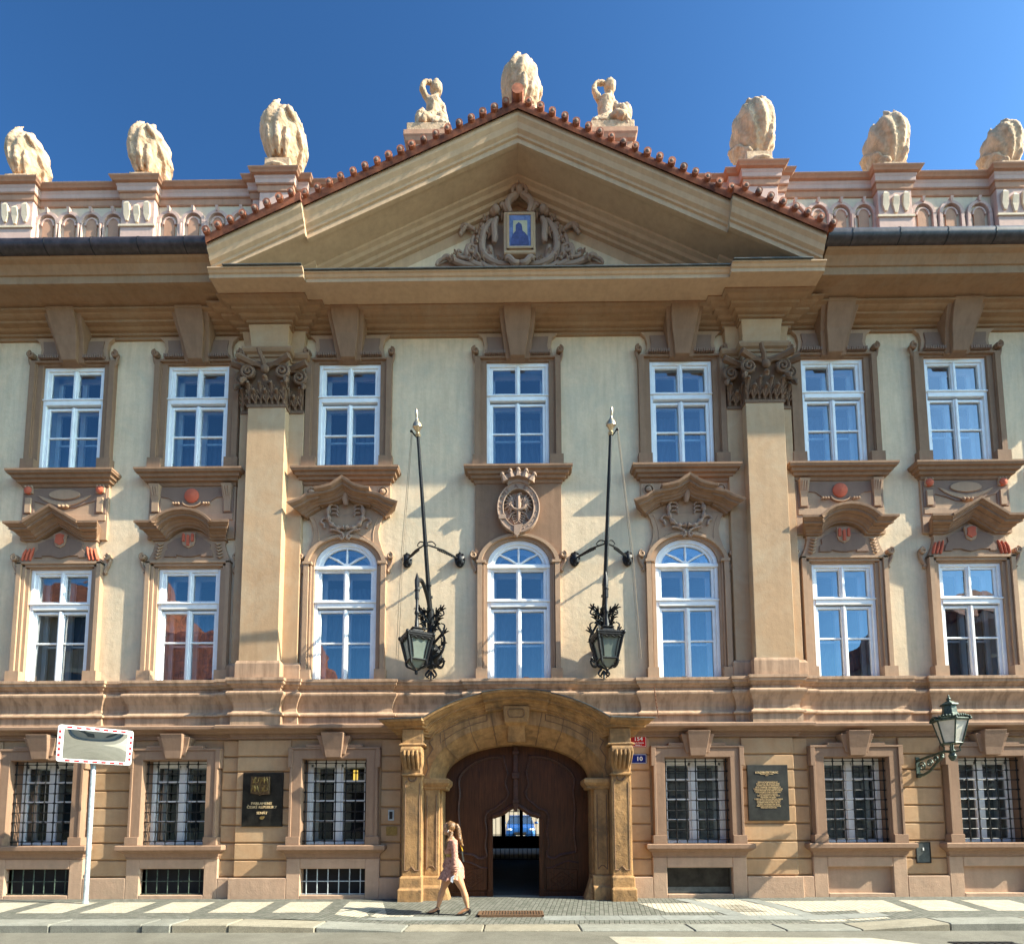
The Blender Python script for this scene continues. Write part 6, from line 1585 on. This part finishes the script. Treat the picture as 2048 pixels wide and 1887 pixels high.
    m.tube([(lx, ly, 6.45), (lx, ly, 6.38), (lx, ly, 6.32), (lx, ly, 6.1), (lx, ly, 5.98), (lx, ly, 5.9), (lx, ly, 5.84), (lx, ly, 5.72), (lx, ly, lz)], [.03, .06, .035, .028, .03, .055, .03, .04, .05], 10)
    m.tube([(lx, ly, 6.45), (lx, ly, 6.6), (lx, ly-.03, 6.75)], [.05, .055, .005], 8)
    m.build('gooseneck', IRON, t, smooth=True)
    # tapered four-sided lantern body, turned by swing
    cs_, sn = math.cos(swing), math.sin(swing)
    def Q(x, y, z): return (lx+x*cs_-y*sn, ly+x*sn+y*cs_, z)
    def ring_(m, lv):
        v = []
        for (r, z) in lv:
            for (a, b) in ((-1, -1), (1, -1), (1, 1), (-1, 1)): v.append(Q(a*r, b*r, z))
        n = len(lv); m.add(v, [(i*4+k, i*4+(k+1) % 4, (i+1)*4+(k+1) % 4, (i+1)*4+k) for i in range(n-1) for k in range(4)]+[(3, 2, 1, 0), tuple(4*n-4+k for k in range(4))])
    m = MB(); ring_(m, [(.275, 5.36), (.29, 5.40), (.27, 5.43), (.20, 5.46), (.12, 5.47), (.10, 5.53), (.13, 5.56), (.05, 5.60)]); m.build('lantern_roof', IRON, t, bevel=.004)
    m = MB(); ring_(m, [(.16, 4.90), (.245, 5.35)]); gl = m.build('lantern_glass', LGLASS, t)
    m = MB(); ring_(m, [(.05, 4.74), (.15, 4.88)]); m.build('bottom_glass', LGLASS, gl)
    m = MB()
    for (a, b) in ((-1, -1), (1, -1), (1, 1), (-1, 1)):
        m.tube([Q(a*.165, b*.165, 4.89), Q(a*.255, b*.255, 5.36)], [.022, .03], 6)
        scroll3(m, [Q(a*.165, b*.165, 4.89), Q(a*.15, b*.15, 4.80), Q(a*.07, b*.07, 4.74), Q(0, 0, 4.68)], .03)
        m.ball(Q(a*.275, b*.275, 5.40), .035, sz=1.3)
    C4 = [(-1, -1), (1, -1), (1, 1), (-1, 1), (-1, -1)]
    for (a, b), (c, d_) in zip(C4[:-1], C4[1:]):
        m.tube([Q(a*.17, b*.17, 4.89), Q(c*.17, d_*.17, 4.89)], .020, 6); m.tube([Q(a*.26, b*.26, 5.35), Q(c*.26, d_*.26, 5.35)], .026, 6)
        ax, bx = (a+c)/2, (b+d_)/2; tx, ty = (c-a)/2, (d_-b)/2
        for s in (-1, 1):
            m.tube([Q(ax*.25+tx*s*.18, bx*.25+ty*s*.18, 5.30), Q(ax*.205+tx*s*.135, bx*.205+ty*s*.135, 5.08), Q(ax*.168+tx*s*.115, bx*.168+ty*s*.115, 4.93)], .013, 5)
        m.tube([Q(ax*.26+tx*k*.2, bx*.26+ty*k*.2, 5.31+.02*math.cos(k*9)) for k in [-1+.2*i for i in range(11)]], .022, 5)
    m.ball(Q(0, 0, 4.66), .035, sz=1.5)
    m.build('lantern_frame', IRON, t, smooth=True)
flag_lantern(-1.945, -1, math.radians(28), -2.10, 'left of the two slanting black flagpoles, its halyard hanging to the left', 'left ornate black iron lantern, turned to show two glass sides')
flag_lantern(1.865, 1, math.radians(8), 1.785, 'right of the two slanting black flagpoles, its halyard hanging to the right', 'right ornate black iron lantern, facing the street squarely')
# ================================================================== street lamp
lx, ly = 8.62, -1.12
t = empty('street_lamp', (8.70, 0, 2.6), 'green patinated street lamp with a cream glass lantern on an ornate wall bracket', 'street lamp')
m = MB(); m.box(8.66, 8.74, -.07, -.02, 2.55, 3.0); m.tube([(8.70, -.05, 2.92), (8.68, -.4, 2.97), (8.64, -.9, 3.02), (lx, ly, 2.98)], [.03, .028, .026, .03], 8)
m.tube([(8.70, -.06, 2.62), (8.70, -.22, 2.60), (8.69, -.40, 2.66), (8.67, -.62, 2.80), (8.65, -.85, 2.92)], [.035, .03, .028, .024, .02], 8)
for (a, b, r, s) in ((-.20, 2.78, .11, 1), (-.42, 2.83, .085, -1), (-.60, 2.90, .06, 1), (-.76, 2.945, .04, -1)):
    m.tube([(8.69, a+(r-(r-.015)*k/20)*math.cos(k*.5)*s, b+(r-(r-.015)*k/20)*math.sin(k*.5)) for k in range(21)], .016, 6)
m.ball((8.70, -.10, 2.60), .05); m.build('bracket', IRONG, t, smooth=True)
m = MB(); m.lathe([(.02, 2.80), (.05, 2.84), (.07, 2.90), (.045, 2.96), (.06, 3.0), (.03, 3.04)], (lx, ly, 0), 10)
for k in range(4): a = PI/4+PI/2*k; m.tube([(lx+.04*math.cos(a), ly+.04*math.sin(a), 2.98), (lx+.13*math.cos(a), ly+.13*math.sin(a), 3.0), (lx+.12*math.cos(a), ly+.12*math.sin(a), 3.08), (lx+.17*math.cos(a), ly+.17*math.sin(a), 3.14)], .015, 6)
m.build('lamp_holder', IRONG, t, smooth=True)
def hexr(m, lv, n=6, rot=0.15):
    v = [(lx+r*math.cos(2*PI*k/n+rot), ly+r*math.sin(2*PI*k/n+rot), z) for r, z in lv for k in range(n)]
    N = len(lv); m.add(v, [(i*n+k, i*n+(k+1) % n, (i+1)*n+(k+1) % n, (i+1)*n+k) for i in range(N-1) for k in range(n)]+[tuple(range(n))[::-1], tuple(range(n*N-n, n*N))])
m = MB(); hexr(m, [(.165, 3.15), (.285, 3.60)]); m.build('lamp_glass', CGLASS, t)
m = MB()
for k in range(6):
    a = 2*PI*k/6+.15; m.tube([(lx+.17*math.cos(a), ly+.17*math.sin(a), 3.14), (lx+.292*math.cos(a), ly+.292*math.sin(a), 3.61)], .014, 6)
    m.ball((lx+.32*math.cos(a), ly+.32*math.sin(a), 3.62), .028)
    b = a+PI/3
    m.tube([(lx+.17*math.cos(a), ly+.17*math.sin(a), 3.15), (lx+.17*math.cos(b), ly+.17*math.sin(b), 3.15)], .018, 6)
    for q in range(7):
        u = q/6; P = (lx+.305*(math.cos(a)*(1-u)+math.cos(b)*u), ly+.305*(math.sin(a)*(1-u)+math.sin(b)*u), 3.655+.03*math.sin(u*PI)); m.ball(P, .027)
m.build('lamp_frame', IRONG, t, smooth=True)
m = MB(); hexr(m, [(.31, 3.59), (.325, 3.62), (.30, 3.645), (.20, 3.70), (.13, 3.76), (.115, 3.90), (.16, 3.92), (.15, 3.95), (.09, 3.97), (.085, 3.99)]); m.lathe([(.05, 3.98), (.03, 4.02), (.045, 4.045), (.03, 4.07), (.012, 4.09), (.022, 4.105), (.003, 4.14)], (lx, ly, 0), 10)
m.build('lamp_roof', IRONG, t, bevel=.005)
# cables hanging by the portal
m = MB(); m.tube([(2.93, -.32, 4.55), (2.95, -.33, 4.2), (2.99, -.4, 3.84)], .009, 5)
for k in range(8): m.ball((2.93+.008*k, -.33-.008*k, 4.5-.085*k), .016, seg=6, rings=4)
c_ = m.build('lightning_chain', simple('rusty_chain', (.20, .08, .04), .8, .2, .3, 30, 0)); tag(c_, 'thin rusty chain hanging on the belt course above the right tip of the portal', 'chain')
# ================================================================== person
PX, PY = -1.25, -1.87
person = empty('person', (PX, PY, gz(PX, PY)), 'woman with a ponytail in a dusty pink dress and black heels walking left', 'person')
gz0 = gz(PX, PY)+.008
def pp(X, Y, l=0.0): return (PX+(X-650)/904.0, PY+l, gz0+(1697-Y)/904.0)
m = MB()
# head
hc = pp(588, 290); m.lathe([(.002, -.118), (.035, -.108), (.058, -.075), (.070, -.03), (.078, .02), (.080, .06), (.066, .10), (.035, .122), (.002, .128)], hc, 20, 1.18, .95)
m.tube([pp(545, 345), pp(520, 372), pp(512, 380)], [.058, .040, .022], 10)     # jaw, chin
m.tube([pp(530, 250), pp(512, 262), pp(507, 300)], [.05, .036, .02], 10)       # brow
m.tube([pp(508, 290), pp(491, 322), pp(497, 330)], [.012, .013, .012], 8)      # nose
m.tube([pp(505, 346), pp(500, 350)], [.016, .012], 8); m.tube([pp(508, 358), pp(503, 360)], [.015, .011], 8)
for s in (-1, 1): m.tube([pp(535, 330, s*.035), pp(525, 345, s*.03)], [.03, .025], 8)
m.tube([pp(600, 330, -.068), pp(605, 325, -.078), pp(602, 305, -.078)], [.016, .016, .014], 8); m.tube([pp(600, 330, .068), pp(605, 315, .075)], [.016, .014], 8)
m.tube([pp(600, 350), pp(612, 410), pp(635, 455)], [.052, .050, .062], 12)
# torso
def ell(m, rings, seg=20):
    v = []
    for (X, Y, rx_, ry_) in rings:
        c = pp(X, Y)
        for k in range(seg): a = 2*PI*k/seg; v.append((c[0]+rx_*math.cos(a), c[1]+ry_*math.sin(a), c[2]))
    n = len(rings); m.add(v, [(i*seg+k, i*seg+(k+1) % seg, (i+1)*seg+(k+1) % seg, (i+1)*seg+k) for i in range(n-1) for k in range(seg)]+[tuple(range(seg))[::-1], tuple(range(n*seg-seg, n*seg))])
ell(m, [(640, 450, .06, .10), (645, 480, .085, .16), (625, 560, .105, .155), (615, 640, .105, .14), (640, 740, .085, .115), (675, 850, .11, .15), (700, 930, .125, .165), (690, 1010, .115, .16)])
# legs: front (far) and trailing (near)
m.tube([pp(640, 960, .075), pp(560, 1110, .07), pp(505, 1230, .06), pp(482, 1290, .055), pp(455, 1380, .05), pp(425, 1500, .045), pp(402, 1585, .04), pp(398, 1615, .04)], [.10, .088, .066, .055, .058, .044, .031, .032], 14)
m.tube([pp(700, 960, -.075), pp(745, 1110, -.075), pp(800, 1225, -.07), pp(830, 1290, -.065), pp(862, 1390, -.06), pp(885, 1490, -.055), pp(900, 1570, -.05), pp(903, 1600, -.05)], [.105, .092, .068, .056, .060, .045, .031, .033], 14)
m.tube([pp(402, 1605, .04), pp(340, 1640, .045), pp(268, 1662, .05), pp(232, 1668, .052)], [.034, .034, .026, .014], 10); m.tube([pp(405, 1610, .04), pp(412, 1640, .04)], [.033, .03], 8)
m.tube([pp(900, 1592, -.05), pp(840, 1630, -.055), pp(765, 1672, -.06), pp(725, 1686, -.062)], [.034, .032, .024, .012], 10); m.tube([pp(905, 1600, -.05), pp(918, 1628, -.05)], [.032, .03], 8)
# near arm and far arm with hands
m.tube([pp(668, 500, -.17), pp(690, 620, -.20), pp(702, 740, -.215), pp(706, 870, -.21), pp(700, 985, -.205)], [.052, .045, .04, .034, .024], 10)
m.tube([pp(640, 500, .17), pp(600, 640, .20), pp(572, 760, .21), pp(530, 870, .2), pp(490, 955, .19)], [.052, .045, .04, .034, .024], 10)
def hand(m, w, d, l, s):
    # palm and five bent fingers; w wrist (X,Y), d direction angle in image space
    cxh, czh = w; dx, dz = math.cos(d), math.sin(d)
    P = lambda a, b, c=0: pp(cxh+a*dx*904-b*dz*904, czh+a*dz*904+b*dx*904, l+c)
    m.tube([P(-.01, 0), P(.03, 0), P(.075, 0)], [.024, .030, .027], 10, flat=.62)
    for k, (b, L) in enumerate(((-.026, .060), (-.009, .072), (.009, .068), (.026, .052))):
        m.tube([P(.07, b), P(.07+L*.45, b, s*.004), P(.07+L*.8, b*.9, s*.016), P(.07+L*.95, b*.85, s*.030)], [.0105, .0095, .0085, .0065], 7)
    m.tube([P(.015, -.022, s*.012), P(.045, -.040, s*.022), P(.070, -.038, s*.034)], [.012, .010, .007], 7)
hand(m, (698, 990), math.radians(97), -.205, -1); hand(m, (488, 960), math.radians(118), .19, -1)
body = sculpt('body', m, SKIN, person, voxel=.0085, smooth=3)
# dress
m = MB(); seg = 44; rings = [(640, 462, .075, .125), (648, 480, .10, .175), (640, 520, .112, .178), (622, 580, .122, .170), (612, 650, .122, .158), (622, 705, .108, .14), (632, 742, .100, .128), (650, 790, .120, .145), (672, 860, .145, .168), (680, 930, .172, .185), (662, 1000, .195, .195), (645, 1060, .215, .205), (632, 1122, .232, .215)]
v = []
for i, (X, Y, rx_, ry_) in enumerate(rings):
    c = pp(X, Y); amp = max(0, (i-6)/6.0)
    for k in range(seg):
        a = 2*PI*k/seg; f = 1+amp*.055*math.sin(a*9+i*.5)+amp*.03*math.sin(a*17+1)+.012*math.sin(a*13+i*1.7)
        hx = (-.02*amp if math.cos(a) < -.6 else 0)
        v.append((c[0]+rx_*f*math.cos(a)+hx, c[1]+ry_*f*math.sin(a), c[2]+amp*.018*math.sin(a*5+2)))
N = len(rings); m.add(v, [(i*seg+k, i*seg+(k+1) % seg, (i+1)*seg+(k+1) % seg, (i+1)*seg+k) for i in range(N-1) for k in range(seg)]+[tuple(range(seg))[::-1]])
for (l, pts, rr) in ((-1, [(665, 488), (684, 560), (695, 650), (704, 740), (706, 820), (708, 900), (706, 950), (702, 985)], [.070, .066, .060, .060, .066, .074, .058, .036]), (1, [(645, 488), (618, 570), (596, 660), (574, 750), (548, 830), (520, 900), (500, 945), (492, 965)], [.070, .066, .060, .060, .066, .074, .06, .036])):
    c = curve(pts, 4); n_ = len(c); R_ = []
    for i in range(n_):
        u = i/(n_-1)*(len(rr)-1); k = min(int(u), len(rr)-2); R_.append(rr[k]+(rr[k+1]-rr[k])*(u-k)+.004*math.sin(i*2.3))
    ls = [l*(.165+.045*min(1, 2*i/(n_-1))) for i in range(n_)]
    m.tube([pp(x, y, ls[i]) for i, (x, y) in enumerate(c)], R_, 14)
m.build('dress', DRESS, person, smooth=True)
m = MB(); ell(m, [(625, 700, .112, .146), (632, 742, .108, .137), (634, 752, .108, .136)], 24); m.build('belt', BRASS, person, smooth=True)
# hair
m = MB(); c = pp(606, 278); m.lathe([(.002, -.07), (.062, -.06), (.085, -.02), (.091, .03), (.082, .08), (.05, .116), (.002, .128)], c, 20, 1.12, .98)
m.tube([pp(560, 235, 0), pp(600, 210, 0), pp(660, 235, 0)], [.055, .07, .06], 12)
m.tube([pp(680, 222), pp(712, 230), pp(735, 290), pp(742, 370), pp(752, 440), pp(775, 500), pp(800, 555), pp(835, 572)], [.030, .042, .050, .054, .058, .046, .028, .008], 12)
m.tube([pp(735, 400, -.02), pp(770, 470, -.04), pp(790, 530, -.03), pp(800, 575, -.03)], [.03, .035, .02, .006], 8)
m.tube([pp(640, 340, -.05), pp(620, 420, -.08), pp(575, 500, -.12), pp(548, 590, -.12), pp(545, 650, -.10)], [.03, .04, .042, .036, .012], 10)
m.tube([pp(640, 340, .05), pp(610, 430, .08), pp(570, 520, .11), pp(550, 610, .1)], [.03, .04, .04, .014], 10)
hr = sculpt('hair', m, HAIR, person, voxel=.010, smooth=2, disp=.008, dscale=.03)
m = MB(); m.tube([pp(684, 205), pp(692, 232), pp(684, 255)], [.018, .02, .014], 8); m.build('hair_tie', SHOE, hr, smooth=True)
m = MB(); m.tube([pp(580, 318, -.088), pp(574, 345, -.085)], .0055, 6); m.ball(pp(584, 316, -.088), .009); m.build('earphone', ENW, person, smooth=True)
m = MB(); m.ball(pp(522, 283, -.052), .008); m.ball(pp(522, 283, .052), .008); m.build('eye', SHOE, body)
for (pts, heel) in (([(420, 1640, .04), (330, 1672, .046), (262, 1688, .05), (195, 1668, .055)], (410, 1640, .04)), ([(925, 1640, -.05), (850, 1680, -.056), (775, 1692, -.06), (705, 1690, -.065)], (932, 1640, -.05))):
    m = MB(); m.tube([pp(*p) for p in pts], [.034, .030, .036, .008], 10, flat=.45)
    hx, hy, hl = heel; m.tube([pp(hx-8, hy-30, hl), pp(hx, hy, hl), pp(hx+4, hy+50, hl)], [.030, .034, .016], 8)
    m.tube([pp(hx-40, hy-52, hl-.032), pp(hx-8, hy-60, hl-.034), pp(hx+8, hy-30, hl-.02)], .006, 5); m.tube([pp(hx-10, hy-58, hl-.03), pp(hx-45, hy-50, hl), pp(hx-10, hy-58, hl+.03)], .006, 5)
    m.build('shoe', SHOE, person, smooth=True)
pc = MB(); v0 = pp(690, 1060, -.245)
pc.add([pp(712, 1030, -.24), pp(698, 1055, -.25), pp(676, 1160, -.252), pp(640, 1135, -.244), pp(648, 1070, -.238), pp(712, 1030, -.232), pp(698, 1055, -.236), pp(676, 1160, -.24), pp(640, 1135, -.236), pp(648, 1070, -.230)],
       [(0, 1, 2, 3, 4), (9, 8, 7, 6, 5), (0, 5, 6, 1), (1, 6, 7, 2), (2, 7, 8, 3), (3, 8, 9, 4), (4, 9, 5, 0)])
pc = pc.build('paper', PAPER); tag(pc, 'crumpled white paper held in the hand of the walking woman', 'paper')
bagt = empty('handbag', pp(805, 860, .06), 'small dark handbag with a yellow chain strap carried behind the walking woman', 'handbag')
m = MB(); P_ = [pp(788, 660), pp(806, 660), pp(836, 850), pp(800, 820)]
m.add([(p[0], p[1]-.02, p[2]) for p in P_]+[(p[0], p[1]+.14, p[2]) for p in P_], [(0, 1, 2, 3), (7, 6, 5, 4), (0, 4, 5, 1), (1, 5, 6, 2), (2, 6, 7, 3), (3, 7, 4, 0)]); m.build('bag_body', BRONZE, bagt, bevel=.01)
m = MB()
for k in range(12): m.ball(pp(778+3.0*k, 560+9*k, .02+.0*k), .011, seg=6, rings=4)
m.build('chain_strap', simple('yellow_chain', (.65, .42, .03), .4, .3, .2, 30, 0), bagt, smooth=True)
